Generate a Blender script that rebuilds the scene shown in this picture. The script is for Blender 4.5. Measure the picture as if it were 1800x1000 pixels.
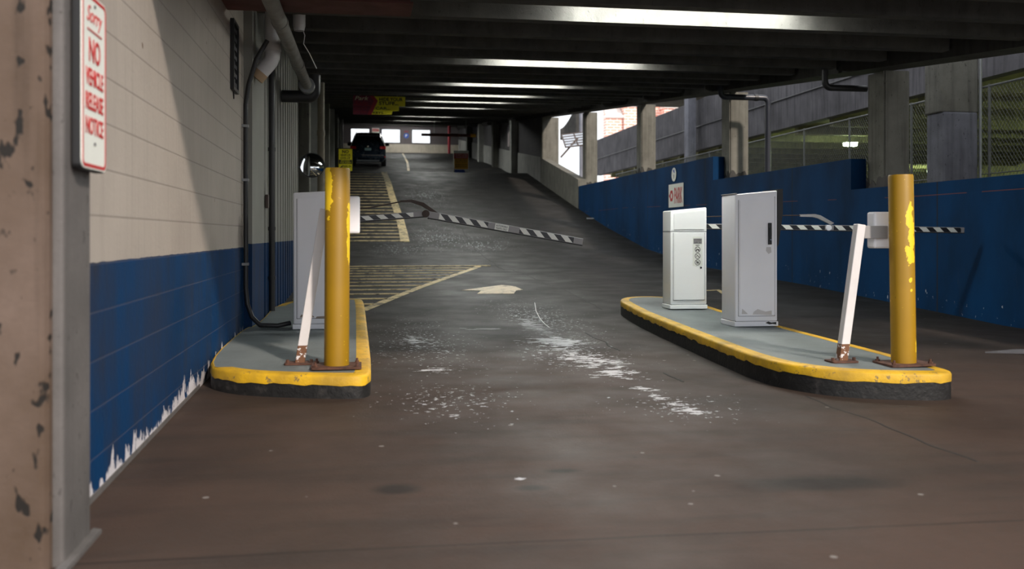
import bpy, bmesh, math, random
from mathutils import Vector, Matrix, noise as mn
random.seed(7)
R = math.radians
PI = math.pi
for o in list(bpy.data.objects): bpy.data.objects.remove(o)
sc = bpy.context.scene
C = sc.collection

# ------------------------------------------------------------------ camera
F = 1650.0; HZ = 413.0; CAMH = 1.09; YAW = R(9.2)
cd = bpy.data.cameras.new('camera'); cam = bpy.data.objects.new('camera', cd); C.objects.link(cam)
cam.location = (0, 0, CAMH); cam.rotation_euler = (PI/2, 0, -YAW)
cd.sensor_width = 36; cd.lens = 36*F/1800; cd.shift_y = -(500-HZ)/1800
cd.clip_start = .05; cd.clip_end = 500
cd.dof.use_dof = True; cd.dof.focus_distance = 9.0; cd.dof.aperture_fstop = 2.0
sc.camera = cam
# ------------------------------------------------------------------ light
w = bpy.data.worlds.new('world'); sc.world = w; w.use_nodes = True
bg = w.node_tree.nodes['Background']; bg.inputs[0].default_value = (.93, .96, 1, 1); bg.inputs[1].default_value = 1.2
sd = bpy.data.lights.new('sun', 'SUN'); sd.energy = 2.8; sd.angle = R(4); sd.color = (1, .87, .76)
sun = bpy.data.objects.new('sun', sd); C.objects.link(sun)
sun.rotation_euler = Vector((-.5, 1, -.754)).to_track_quat('-Z', 'Y').to_euler()
sc.view_settings.view_transform = 'Standard'; sc.view_settings.look = 'None'
sc.view_settings.gamma = 1; sc.view_settings.exposure = 0.32; sc.view_settings.use_curve_mapping = False
LAMP = 50.0

# ------------------------------------------------------------------ ground profile
PY = [-12, 0, 4, 6.5, 10, 16, 20, 24, 28.3, 32, 38, 42, 44, 46, 48, 50, 72, 90]
PZ = [-.2, -.03, 0, .05, .09, .27, .39, .72, 1.36, 2.03, 3.15, 3.9, 4.0, 4.1, 4.35, 4.67, 7.4, 7.4]
def fz(x, y):
    z = PZ[-1]
    for i in range(len(PY)-1):
        if y <= PY[i+1]:
            t = (y-PY[i])/(PY[i+1]-PY[i]); z = PZ[i]+t*(PZ[i+1]-PZ[i]); break
    k = max(0, min(1, (15-y)/5)) * max(0, min(1, y/3))
    return z - .07*max(0, min(1, x/7.5))*k
cs, sn = math.cos(YAW), math.sin(YAW)
def px(u, v, dz=0):
    """the ground point seen at photo position u, v"""
    a = (u-900)/F; b = (HZ-v)/F; d = 2.5
    while d < 85:
        x = a*d*cs+d*sn; y = d*cs-a*d*sn
        if CAMH+b*d <= fz(x, y)+dz: return Vector((x, y, fz(x, y)+dz))
        d += .01
    return Vector((x, y, fz(x, y)+dz))
def cz(y): return 2.355+.0985*y        # underside of the ceiling beams
def ez(y): return 2.36+.096*y          # underside of the right edge beam

# ------------------------------------------------------------------ node helpers
class G:
    def __init__(s, name):
        s.m = bpy.data.materials.new(name); s.m.use_nodes = True; s.t = s.m.node_tree
        s.b = s.t.nodes['Principled BSDF']; s.tc = s.t.nodes.new('ShaderNodeTexCoord').outputs['Object']
        s.x = s.y = s.z = None
    def put(s, sock, v):
        if isinstance(v, bpy.types.NodeSocket): s.t.links.new(v, sock)
        elif isinstance(v, (tuple, list)) and len(v) == 3 and sock.type == 'RGBA': sock.default_value = (*v, 1)
        else: sock.default_value = v
    def M(s, op, a, b=0.0, c=0.0):
        n = s.t.nodes.new('ShaderNodeMath'); n.operation = op
        s.put(n.inputs[0], a); s.put(n.inputs[1], b); s.put(n.inputs[2], c); return n.outputs[0]
    def sep(s):
        n = s.t.nodes.new('ShaderNodeSeparateXYZ'); s.t.links.new(s.tc, n.inputs[0]); s.x, s.y, s.z = n.outputs
    def comb(s, a, b, c=0.0):
        n = s.t.nodes.new('ShaderNodeCombineXYZ')
        s.put(n.inputs[0], a); s.put(n.inputs[1], b); s.put(n.inputs[2], c); return n.outputs[0]
    def vec(s, sc, loc=(0, 0, 0)):
        n = s.t.nodes.new('ShaderNodeMapping'); s.t.links.new(s.tc, n.inputs[0])
        n.inputs['Scale'].default_value = sc; n.inputs['Location'].default_value = loc; return n.outputs[0]
    def noise(s, scale, det=4, vec=None, rough=.55, dist=0.0):
        n = s.t.nodes.new('ShaderNodeTexNoise'); s.t.links.new(vec or s.tc, n.inputs['Vector'])
        n.inputs['Scale'].default_value = scale; n.inputs['Detail'].default_value = det
        n.inputs['Roughness'].default_value = rough; n.inputs['Distortion'].default_value = dist; return n.outputs['Fac']
    def vor(s, scale, vec=None):
        n = s.t.nodes.new('ShaderNodeTexVoronoi'); s.t.links.new(vec or s.tc, n.inputs['Vector'])
        n.inputs['Scale'].default_value = scale; return n.outputs['Distance']
    def ramp(s, v, a, b, lo=0.0, hi=1.0):
        n = s.t.nodes.new('ShaderNodeMapRange'); n.clamp = True; s.put(n.inputs[0], v)
        for i, q in enumerate((a, b, lo, hi)): n.inputs[i+1].default_value = q
        return n.outputs[0]
    def mix(s, f, a, b, mode='MIX'):
        n = s.t.nodes.new('ShaderNodeMix'); n.data_type = 'RGBA'; n.blend_type = mode
        s.put(n.inputs[0], f); s.put(n.inputs[6], a); s.put(n.inputs[7], b); return n.outputs[2]
    def bump(s, h, st=.3, d=.01):
        n = s.t.nodes.new('ShaderNodeBump'); n.inputs['Strength'].default_value = st; n.inputs['Distance'].default_value = d
        s.t.links.new(h, n.inputs['Height']); s.t.links.new(n.outputs[0], s.b.inputs['Normal'])
    def done(s, col, rough=.7, metal=0.0, spec=None):
        s.put(s.b.inputs['Base Color'], col); s.put(s.b.inputs['Roughness'], rough); s.b.inputs['Metallic'].default_value = metal
        if spec is not None: s.b.inputs['Specular IOR Level'].default_value = spec
        return s.m

def paint(name, col, rough=.45, dirt=.15, scale=6, metal=0.0, dcol=None):
    g = G(name); n = g.ramp(g.noise(scale, 5), .35, .75)
    c2 = dcol or tuple(c*.55 for c in col)
    c = g.mix(g.M('MULTIPLY', n, dirt), col, c2)
    g.bump(g.noise(scale*12, 2), .05, .002)
    return g.done(c, g.ramp(n, 0, 1, rough, min(1, rough+.15)), metal)
def concrete(name, a, b, pit=.3, streak=.4, scale=2.5, rough=.85, pitscale=26, pt=.66):
    g = G(name)
    n = g.ramp(g.noise(scale, 6), .3, .7)
    c = g.mix(n, a, b)
    st = g.ramp(g.noise(3, 5, g.vec((3.2, 3.2, .22)), .6), .48, .72)
    c = g.mix(g.M('MULTIPLY', st, streak), c, tuple(q*.35 for q in b))
    fine = g.noise(60, 3)
    c = g.mix(g.ramp(fine, .35, .7, 0, .25), c, tuple(q*.6 for q in a))
    p = g.ramp(g.noise(pitscale, 2, g.vec((1, 1, .55))), pt, pt+.05)
    c = g.mix(g.M('MULTIPLY', p, pit), c, (.012, .011, .01))
    g.bump(g.M('SUBTRACT', g.M('ADD', n, g.M('MULTIPLY', fine, .4)), p), .35, .01)
    return g.done(c, rough, 0, .25)
M = {}
M['conc'] = concrete('grey_concrete', (.23, .225, .195), (.145, .14, .12), .5, .55)
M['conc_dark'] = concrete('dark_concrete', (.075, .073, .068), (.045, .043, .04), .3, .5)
M['conc_blue'] = concrete('cool_concrete', (.24, .245, .28), (.15, .15, .175), .5, .5)
M['parapet'] = concrete('parapet_concrete', (.125, .12, .13), (.06, .057, .062), .3, .75, 1.2)
M['beam'] = concrete('beam_concrete', (.105, .102, .093), (.065, .063, .058), .25, .25, 4)
M['pillar'] = concrete('pink_pitted_concrete', (.155, .112, .090), (.070, .045, .028), .95, .5, 1.7, .85, 19, .60)
M['pillar_side'] = concrete('grey_painted_concrete', (.155, .143, .137), (.105, .098, .094), .4, .3, 3)
M['panel_white'] = concrete('pale_panel_concrete', (.50, .50, .47), (.36, .36, .34), .2, .4)
M['far_lower'] = concrete('tan_wall_concrete', (.58, .52, .43), (.45, .40, .33), .1, .3)
M['garage'] = concrete('olive_concrete', (.30, .29, .16), (.16, .155, .08), .2, .5)
M['white'] = paint('white_powder_coat', (.90, .90, .94), .38, .10, 3)
M['white2'] = paint('bright_white_coat', (.95, .96, .94), .35, .05, 3)
M['scuff'] = paint('brown_scuff', (.36, .29, .24), .7, .5, 9)
M['black'] = paint('black_plastic', (.012, .012, .013), .45, .2)
M['seam'] = paint('dark_seam', (.09, .09, .10), .7, .2)
M['pipe_black'] = paint('black_pipe', (.02, .02, .022), .42, .4, 9, 0, (.05, .045, .04))
M['pipe_blue'] = paint('dark_gloss_pipe', (.03, .033, .045), .3, .3, 9)
M['pipe_grey'] = paint('grey_pipe', (.22, .21, .19), .55, .6, 8)
M['pvc'] = paint('white_pvc', (.62, .60, .60), .4, .3, 5)
M['beige'] = paint('beige_pipe', (.30, .26, .19), .55, .6, 8)
M['cardboard'] = paint('tan_collar', (.42, .29, .18), .8, .3)
M['rust_red'] = paint('rust_red_steel', (.10, .022, .014), .6, .6, 4, 0, (.03, .014, .01))
M['rust'] = paint('rusty_steel', (.12, .05, .03), .8, .9, 20, 0, (.03, .018, .014))
M['fence'] = paint('dull_fence_steel', (.17, .175, .17), .6, .4, 10)
M['steel'] = paint('galvanised_steel', (.33, .34, .34), .45, .4, 10, .5)
M['brown_steel'] = paint('brown_steel', (.06, .04, .032), .6, .4)
M['grey_alu'] = paint('grey_aluminium', (.33, .32, .32), .5, .2)
M['red'] = paint('sign_red', (.52, .03, .03), .5, .1)
M['maroon'] = paint('sign_maroon', (.22, .03, .06), .5, .2)
M['red2'] = paint('sign_stripe_red', (.42, .03, .05), .5, .1)
M['yellow_sign'] = paint('sign_yellow', (.95, .84, .02), .45, .05)
M['amber'] = paint('sign_amber', (.80, .42, .02), .45, .05)
M['ink'] = paint('black_ink', (.01, .01, .01), .5, .1)
M['sign_white'] = paint('sign_white', (.85, .87, .80), .4, .1)
M['blue_ink'] = paint('sign_blue', (.03, .08, .40), .5, .05)
M['cream_ink'] = paint('sign_cream', (.75, .68, .45), .5, .05)
M['chrome'] = paint('chrome', (.8, .8, .8), .08, .02, 3, 1)
M['car'] = paint('dark_blue_car_paint', (.012, .02, .032), .18, .05)
M['rubber'] = paint('tyre_rubber', (.012, .012, .012), .8, .2)
M['car_trim'] = paint('grey_car_trim', (.12, .13, .14), .4, .1)
M['tail'] = paint('red_tail_lamp', (.45, .015, .02), .2, .05)
M['plate'] = paint('licence_plate', (.25, .38, .40), .4, .1)
M['screw'] = paint('dark_screw', (.05, .05, .05), .5, .1)
g = G('car_glass'); M['glass'] = g.done((.01, .013, .018), .06)
g = G('convex_mirror'); g.bump(g.noise(3), .03, .01); M['mirror'] = g.done((.75, .77, .78), .07, 1)
g = G('canopy_glass'); g.b.inputs['Transmission Weight'].default_value = .7; M['canopy'] = g.done((.75, .82, .9), .3)
def emit(name, col, st):
    g = G(name); g.b.inputs['Emission Color'].default_value = (*col, 1); g.b.inputs['Emission Strength'].default_value = st
    return g.done(col, .5)
M['tube'] = emit('lit_diffuser', (.98, 1, .95), LAMP)
M['tube2'] = emit('lit_garage_lamp', (.80, 1, .55), 110)
M['exit_lamp'] = emit('small_white_lamp', (.9, .95, 1), 20)

# yellow bollard and kerb paint
def yellow(name, blobs, base=(.36, .20, .003), fresh=(.88, .60, .015), black=0, worn=.5):
    g = G(name); g.sep()
    n = g.noise(7, 4)
    c = g.mix(g.ramp(g.noise(3, 4), .35, .7, 0, .6), base, tuple(q*.75 for q in base))
    tot = None
    for cx, cy, cz_, rx, rz in blobs:
        a = g.M('DIVIDE', g.M('SUBTRACT', g.x, cx), rx); b = g.M('DIVIDE', g.M('SUBTRACT', g.z, cz_), rz)
        front = g.M('LESS_THAN', g.y, cy)
        d = g.M('SQRT', g.M('ADD', g.M('MULTIPLY', a, a), g.M('MULTIPLY', b, b)))
        v = g.M('MULTIPLY', g.M('SUBTRACT', 1.35, d), front)
        tot = v if tot is None else g.M('MAXIMUM', tot, v)
    if tot is not None:
        edge = g.M('ADD', tot, g.M('MULTIPLY', g.M('SUBTRACT', g.noise(22, 4), .5), 2.2))
        c = g.mix(g.M('GREATER_THAN', edge, .38), c, fresh)
    sp = g.M('GREATER_THAN', g.noise(55, 2), .74)
    c = g.mix(g.M('MULTIPLY', sp, .8), c, fresh)
    sc_ = g.M('GREATER_THAN', g.noise(12, 5, g.vec((1, 1, .5)), .7), .70)
    c = g.mix(g.M('MULTIPLY', sc_, worn), c, (.05, .03, .015))
    if black:
        side = g.M('MULTIPLY', g.M('GREATER_THAN', g.x, .068), g.M('LESS_THAN', g.z, .62))
        c = g.mix(g.M('MULTIPLY', side, g.M('GREATER_THAN', g.noise(9, 3), .45)), c, (.03, .025, .02))
    g.bump(n, .15, .004)
    return g.done(c, .5)
M['bollard_l'] = yellow('left_bollard_paint', [(-.075, 0, 1.19, .04, .17), (.078, 0, .95, .014, .13), (.078, 0, .8, .014, .12)], base=(.34, .19, .003))
M['bollard_r'] = yellow('right_bollard_paint', [(.016, 0, 1.02, .030, .09), (.030, 0, .88, .030, .12), (.022, 0, .76, .040, .075), (.012, 0, .59, .014, .016), (.016, 0, .52, .010, .010), (.07, 0, .12, .02, .06)], black=1)
g = G('kerb_yellow'); g.sep()
c = g.mix(g.ramp(g.noise(4, 5), .35, .65), (.78, .46, .010), (.45, .27, .02))
c = g.mix(g.M('MULTIPLY', g.M('GREATER_THAN', g.noise(14, 6, None, .7), .62), .8), c, (.16, .12, .06))
# the far ends of the edges are worn down to bare concrete
c = g.mix(g.M('MULTIPLY', g.ramp(g.y, 6.7, 8.5), g.ramp(g.noise(6, 6, None, .7), .42, .6, .1, .8)), c, (.42, .35, .2))
g.bump(g.noise(25, 4), .4, .01); M['kerb_yellow'] = g.done(c, .6)
g = G('kerb_black'); c = g.mix(g.ramp(g.noise(12, 6), .56, .8), (.009, .009, .009), (.05, .045, .042)); g.bump(g.noise(30, 4), .5, .01); M['kerb_black'] = g.done(c, .6)
g = G('island_top'); c = g.mix(g.ramp(g.noise(2.2, 5), .35, .7), (.18, .205, .205), (.12, .14, .14))
c = g.mix(g.ramp(g.noise(5, 6, None, .7), .58, .75, 0, .6), c, (.10, .095, .085))
c = g.mix(g.M('GREATER_THAN', g.noise(70, 2), .73), c, (.42, .42, .4)); g.bump(g.noise(40, 3), .2, .004); M['island'] = g.done(c, .55)
g = G('leaning_post_paint'); g.sep()
c = g.mix(g.ramp(g.noise(5, 4), .4, .7, 0, .3), (.72, .70, .70), (.5, .46, .44))
c = g.mix(g.M('MULTIPLY', g.M('LESS_THAN', g.z, .13), g.M('GREATER_THAN', g.noise(25, 5), .42)), c, (.17, .075, .035))
M['post_white'] = g.done(c, .5)

# left block wall: joints every course, blue below, peeling at the foot
def blockwall(name, blue, upper, lower, ribs=False, peel=True, top=.97):
    g = G(name); g.sep()
    br = g.t.nodes.new('ShaderNodeTexBrick'); br.inputs['Scale'].default_value = 1
    br.inputs['Brick Width'].default_value = .4; br.inputs['Row Height'].default_value = .2; br.inputs['Mortar Size'].default_value = .006
    br.inputs['Mortar Smooth'].default_value = .3
    g.t.links.new(g.comb(g.y, g.M('SUBTRACT', g.z, top-10)), br.inputs['Vector'])
    mo = br.outputs['Fac']
    hj = g.M('LESS_THAN', g.M('ABSOLUTE', g.M('SUBTRACT', g.M('FRACT', g.M('DIVIDE', g.M('SUBTRACT', g.z, top-10.1), .2)), .5)), .02)
    joint = g.M('ADD', g.M('MULTIPLY', hj, .8), g.M('MULTIPLY', mo, .2))
    big = g.noise(1.3, 5)
    cu = g.mix(g.ramp(big, .3, .7), upper, tuple(q*.85 for q in upper))
    cu = g.mix(g.ramp(g.noise(3, 5, g.vec((1, 7, .3)), .6), .5, .75, 0, .3), cu, tuple(q*.6 for q in upper))
    cu = g.mix(g.M('GREATER_THAN', g.noise(14, 2, g.vec((1, 1, .5))), .76), cu, (.12, .07, .04))
    cl = g.mix(g.ramp(g.noise(2.2, 6, g.vec((1, 1.6, .5)), .65), .42, .75), lower, (lower[0]*.6+.022, lower[1]*.5+.012, lower[2]*.4+.008))
    if not ribs:
        cu = g.mix(g.M('MULTIPLY', joint, .55), cu, tuple(q*.45 for q in upper))
        cl = g.mix(g.M('MULTIPLY', hj, .35), cl, (.10, .10, .13))
    f = g.M('GREATER_THAN', g.z, g.M('ADD', top, g.M('MULTIPLY', g.noise(9, 2), .012)))
    if blue: c = g.mix(f, cl, cu)
    else: c = cu
    if peel:
        lv = g.M('SUBTRACT', g.z, g.M('ADD', g.M('MULTIPLY', g.y, .022), -.09))
        edge = g.M('ADD', g.M('MULTIPLY', g.noise(5.5, 6, g.vec((1, 1.4, .55)), .75), .62), -.24)
        near = g.ramp(g.y, 3.8, 6.2, .65, 1.1)
        c = g.mix(g.M('LESS_THAN', lv, g.M('MULTIPLY', edge, near)), c, (.62, .60, .62))
    g.bump(g.M('SUBTRACT', g.noise(35, 4), g.M('MULTIPLY', joint, 1.5 if not ribs else 0)), .3, .006)
    return g.done(c, .7, 0, .1)
BLUE = (.001, .038, .120)
M['block_left'] = blockwall('painted_block_wall', True, (.46, .41, .36), BLUE)
M['rib_left'] = blockwall('ribbed_panel_paint', True, (.30, .295, .27), (.010, .04, .11), True, False, 1.0)
M['block_dark'] = blockwall('dark_block_wall', False, (.12, .115, .12), BLUE, False, False)
M['block_far'] = blockwall('far_block_wall', False, (.15, .13, .135), BLUE, False, False)
g = G('blue_wall_paint'); g.sep()
c = g.mix(g.ramp(g.noise(1.2, 6, g.vec((1, 1, .5))), .4, .72), (.001, .040, .125), (.0015, .021, .062))
c = g.mix(g.ramp(g.noise(4, 6, g.vec((1, 2, .3)), .7), .62, .72, 0, .5), c, (.03, .04, .07))
pos = g.M('ABSOLUTE', g.M('SUBTRACT', g.M('FRACT', g.M('DIVIDE', g.M('SUBTRACT', g.y, 11.3), 4.2)), .5))
c = g.mix(g.M('GREATER_THAN', pos, .497), c, (.02, .025, .035))
prof = g.ramp(g.y, 10, 16, .04, .27)
lv = g.M('SUBTRACT', g.z, g.M('ADD', prof, g.M('ADD', g.ramp(g.y, 16, 24, 0, .45), g.ramp(g.y, 24, 32, 0, 1.3))))
msk = g.M('MULTIPLY', g.M('LESS_THAN', lv, g.M('MULTIPLY', g.noise(1.7, 3), .5)), g.M('GREATER_THAN', g.noise(14, 5, g.vec((1, 1, .5)), .7), .655))
c = g.mix(msk, c, (.45, .47, .52))
hl = g.M('MULTIPLY', g.M('LESS_THAN', g.M('ABSOLUTE', g.M('SUBTRACT', g.z, g.M('ADD', 1.62, g.ramp(g.y, 12, 26, 0, .25)))), .006), g.M('GREATER_THAN', g.noise(1.1, 3), .5))
c = g.mix(g.M('MULTIPLY', hl, .6), c, (.2, .07, .04))
g.bump(g.noise(30, 4), .2, .005); M['blue_wall'] = g.done(c, .65, 0, .1)
g = G('washed_out_brick'); g.sep()  # overexposed daylight painted in: brick and mortar colours bleached
br = g.t.nodes.new('ShaderNodeTexBrick'); br.inputs['Scale'].default_value = 1
br.inputs['Color1'].default_value = (.85, .46, .36, 1); br.inputs['Color2'].default_value = (.78, .36, .27, 1); br.inputs['Mortar'].default_value = (.95, .80, .74, 1)
br.inputs['Brick Width'].default_value = .6; br.inputs['Row Height'].default_value = .24; br.inputs['Mortar Size'].default_value = .04
g.t.links.new(g.comb(g.M('ADD', g.x, g.y), g.z), br.inputs['Vector']); M['brick'] = g.done(br.outputs['Color'], .9)
M['stone'] = paint('pale_stone', (.80, .76, .72), .8, .1)

# floor
g = G('floor_concrete'); g.sep()
warm_lit = (.070, .044, .033); grey = (.024, .024, .0225)
c = g.mix(g.ramp(g.noise(.55, 5, None, .6), .35, .66), warm_lit, (.040, .028, .022))
c2 = g.mix(g.ramp(g.noise(.6, 5, None, .6), .35, .66), grey, (.013, .013, .0125))
c = g.mix(g.ramp(g.M('ADD', g.y, g.M('MULTIPLY', g.noise(.8, 3), 3)), 6.5, 13.5), c, c2)  # warm daylight near the entrance painted into the floor colour, darker grey beyond
st = g.noise(2, 5, g.vec((.35, 2.4, 1)), .6)
c = g.mix(g.ramp(st, .48, .72, 0, .5), c, (.022, .019, .017))
c = g.mix(g.ramp(g.noise(45, 4, None, .7), .4, .7, 0, .35), c, (.05, .043, .038))
sw = g.M('GREATER_THAN', g.noise(4.2, 3, None, .5), .735); c = g.mix(g.M('MULTIPLY', sw, .6), c, (.02, .018, .017))
c = g.mix(g.M('MULTIPLY', g.M('LESS_THAN', g.vor(3.1), .045), g.ramp(g.y, 9, 14, .6, .2)), c, (.30, .28, .26))
def blob(cx, cy, rx, ry):
    a = g.M('DIVIDE', g.M('SUBTRACT', g.x, cx), rx); b = g.M('DIVIDE', g.M('SUBTRACT', g.y, cy), ry)
    return g.M('SUBTRACT', 1, g.M('SQRT', g.M('ADD', g.M('MULTIPLY', a, a), g.M('MULTIPLY', b, b))))
def region(lst):
    t = None
    for u, v, rx, ry in lst:
        p = px(u, v); q = blob(p.x, p.y, rx, ry); t = q if t is None else g.M('MAXIMUM', t, q)
    return t
# peeled white paint trail, patches of paint, broken glitter, oil
fl = g.noise(9, 6, g.vec((.75, 1.5, 1)), .68)
tr = region([(940, 575, .22, 1.5), (985, 602, .40, .9), (1035, 632, .36, .7), (1080, 655, .24, .42), (1215, 722, .16, .16), (1190, 710, .12, .12), (1130, 683, .13, .16), (1155, 697, .10, .15),
             (800, 731, .08, .08), (917, 842, .06, .05), (730, 598, .16, .5), (770, 650, .2, .2), (850, 578, .34, .12), (860, 710, .12, .07)])
c = g.mix(g.M('GREATER_THAN', g.M('ADD', g.M('MULTIPLY', tr, .24), fl), .66), c, (.50, .50, .52))
fl2 = g.noise(24, 4, None, .6)
tr2 = region([(950, 560, .8, 3.4), (1010, 625, .8, 1.8), (740, 600, .8, 2.8), (790, 700, .7, .9), (1200, 715, .6, .7)])
c = g.mix(g.M('GREATER_THAN', g.M('ADD', g.M('MULTIPLY', g.M('MAXIMUM', tr2, -.6), .15), fl2), .72), c, (.40, .41, .43))
gl = region([(770, 418, 1.9, 4.5), (850, 430, 1.7, 3.0), (700, 440, 1.7, 2.6), (750, 345, 1.6, 5.0)])
dots = g.M('LESS_THAN', g.vor(11), g.M('MULTIPLY', g.M('MAXIMUM', gl, 0), .24))
c = g.mix(g.M('MULTIPLY', dots, .9), c, (.60, .66, .70))
oil = region([(880, 580, .9, 1.3), (990, 828, .12, .05), (935, 858, .10, .06), (1440, 850, .5, .16), (700, 860, .14, .1)])
c = g.mix(g.M('MULTIPLY', g.ramp(g.M('ADD', oil, g.M('MULTIPLY', g.noise(5, 4), .6)), .35, .9), .75), c, (.016, .015, .014))
for jy, wd in ((3.33, .006), (12.3, .012), (7.4, .006), (36.2, .05), (33.9, .04), (21.6, .02), (28.5, .03)):
    wob = g.M('ADD', g.y, g.M('MULTIPLY', g.noise(1.5, 2), .03))
    c = g.mix(g.M('MULTIPLY', g.M('LESS_THAN', g.M('ABSOLUTE', g.M('SUBTRACT', wob, jy)), wd), .7), c, (.012, .011, .01))
c = g.mix(g.M('MULTIPLY', g.ramp(g.noise(1, 3, g.vec((.08, 5, 1))), .45, .7), g.ramp(g.y, 14, 24, 0, .5)), c, (.03, .029, .028))
g.bump(g.M('ADD', g.noise(70, 4), g.M('MULTIPLY', g.noise(6, 4), .6)), .25, .006)
M['floor'] = g.done(c, g.ramp(g.noise(1.6, 5), .3, .7, .52, .74), 0, .16)
g = G('road_paint_yellow'); n = g.noise(5, 6, None, .75)
c = g.mix(g.ramp(n, .48, .62), (.68, .54, .28), (.12, .095, .06)); M['line'] = g.done(c, .65)
g = G('road_paint_cream'); n = g.noise(7, 6, None, .75)
c = g.mix(g.ramp(n, .50, .60), (.62, .50, .33), (.2, .16, .11)); M['arrow'] = g.done(c, .6)
M['crack'] = paint('crack_filler', (.015, .013, .012), .8, .2)
for nm_, pp in (('stripe', .135), ('stripe_wide', .18)):
  g = G('barrier_stripes'); g.sep()
  q = g.M('FRACT', g.M('DIVIDE', g.M('ADD', g.x, g.M('MULTIPLY', g.z, 1.1)), pp))
  c = g.mix(g.M('LESS_THAN', q, .5), (.80, .80, .74), (.012, .012, .015)); M[nm_] = g.done(c, .4)

# ------------------------------------------------------------------ mesh builder
def tag(o, label=None, cat=None, group=None, kind=None):
    if label: o['label'] = label
    if cat: o['category'] = cat
    if group: o['group'] = group
    if kind: o['kind'] = kind
    return o
def thing(name, label, cat, loc=(0, 0, 0), rot=(0, 0, 0), group=None):
    o = bpy.data.objects.new(name, None); C.objects.link(o); o.empty_display_size = .1
    o.location = loc; o.rotation_euler = rot
    return tag(o, label, cat, group)
class MB:
    def __init__(s): s.b = bmesh.new()
    def box(s, a, b, m=None):
        r = bmesh.ops.create_cube(s.b, size=1)['verts']
        for v in r:
            v.co = Vector([(a[i]+b[i])/2+v.co[i]*(b[i]-a[i]) for i in range(3)])
            if m: v.co = m @ v.co
        return s
    def bevelbox(s, a, b, r=.01, seg=2):
        t = bmesh.new(); vs = bmesh.ops.create_cube(t, size=1)['verts']
        for v in vs: v.co = Vector([(a[i]+b[i])/2+v.co[i]*(b[i]-a[i]) for i in range(3)])
        bmesh.ops.bevel(t, geom=t.edges[:], offset=r, segments=seg, affect='EDGES', profile=.5)
        s.add(t); return s
    def add(s, t):
        me = bpy.data.meshes.new('t'); t.to_mesh(me); t.free(); s.b.from_mesh(me); bpy.data.meshes.remove(me); return s
    def prism(s, pts, n):
        """polygon pts (3D) extruded by vector n"""
        n = Vector(n); a = [s.b.verts.new(p) for p in pts]; b = [s.b.verts.new(Vector(p)+n) for p in pts]
        s.b.faces.new(a[::-1]); s.b.faces.new(b); k = len(a)
        for i in range(k): s.b.faces.new((a[i], a[(i+1) % k], b[(i+1) % k], b[i]))
        return s
    def tube(s, pts, r, seg=14, cap=True):
        pts = [Vector(p) for p in pts]; rs = r if isinstance(r, (list, tuple)) else [r]*len(pts); rings = []
        prev = None
        for i, p in enumerate(pts):
            if i == 0: t = pts[1]-p
            elif i == len(pts)-1: t = p-pts[i-1]
            else: t = (pts[i+1]-p).normalized()+(p-pts[i-1]).normalized()
            t.normalize()
            if prev is None:
                u = t.cross(Vector((0, 0, 1)))
                if u.length < .1: u = t.cross(Vector((1, 0, 0)))
            else: u = prev-t*prev.dot(t)
            u.normalize(); prev = u; v = t.cross(u)
            rings.append([s.b.verts.new(p+(u*math.cos(2*PI*k/seg)+v*math.sin(2*PI*k/seg))*rs[i]) for k in range(seg)])
        for i in range(len(rings)-1):
            for k in range(seg): s.b.faces.new((rings[i][k], rings[i][(k+1) % seg], rings[i+1][(k+1) % seg], rings[i+1][k]))
        if cap: s.b.faces.new(rings[0][::-1]); s.b.faces.new(rings[-1])
        return s
    def build(s, name, mat, parent=None, smooth=False, world=False):
        bmesh.ops.recalc_face_normals(s.b, faces=s.b.faces[:])
        me = bpy.data.meshes.new(name)
        if smooth:
            for f in s.b.faces: f.smooth = True
            for e in s.b.edges:
                if len(e.link_faces) == 2 and e.calc_face_angle() > R(38): e.smooth = False
        s.b.to_mesh(me); s.b.free(); me.materials.append(M[mat])
        o = bpy.data.objects.new(name, me); C.objects.link(o)
        if parent:
            o.parent = parent
            if world: me.transform(Matrix.LocRotScale(parent.location, parent.rotation_euler, None).inverted())
        return o
def struct(o): o['kind'] = 'structure'; return o
def arc(c, r, a0, a1, u, v, n=7):
    c, u, v = Vector(c), Vector(u), Vector(v)
    return [c+(u*math.cos(a0+(a1-a0)*i/n)+v*math.sin(a0+(a1-a0)*i/n))*r for i in range(n+1)]
def text(body, w_, h_, mat, parent, cx, cy, cz_=.003, name='lettering', shear=0, bold=0, rotz=0):
    cu = bpy.data.curves.new('t', 'FONT'); cu.body = body; cu.align_x = 'CENTER'; cu.extrude = .001; cu.shear = shear; cu.offset = bold; cu.resolution_u = 3
    to = bpy.data.objects.new('t', cu); C.objects.link(to); bpy.context.view_layer.update()
    me = bpy.data.meshes.new_from_object(to); bpy.data.objects.remove(to)
    xs = [v.co.x for v in me.vertices]; ys = [v.co.y for v in me.vertices]
    mx, my = (min(xs)+max(xs))/2, (min(ys)+max(ys))/2; sx = w_/(max(xs)-min(xs)); sy = h_/(max(ys)-min(ys))
    zs = .0008/.001
    ct, st_ = math.cos(rotz), math.sin(rotz)
    for v in me.vertices:
        a, b = (v.co.x-mx)*sx, (v.co.y-my)*sy
        v.co = Vector((cx+a*ct-b*st_, cy+a*st_+b*ct, cz_+v.co.z*zs))
    me.materials.clear(); me.materials.append(M[mat])
    o = bpy.data.objects.new(name, me); C.objects.link(o); o.parent = parent; return o
def sign(name, label, cat, loc, rz, tilt=0, group=None): return thing(name, label, cat, loc, (PI/2, tilt, rz), group)
def flat(parent, name, pts, mat, z=.0, t=.002): return MB().prism([(a, b, z) for a, b in pts], (0, 0, t)).build(name, mat, parent)
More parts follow.
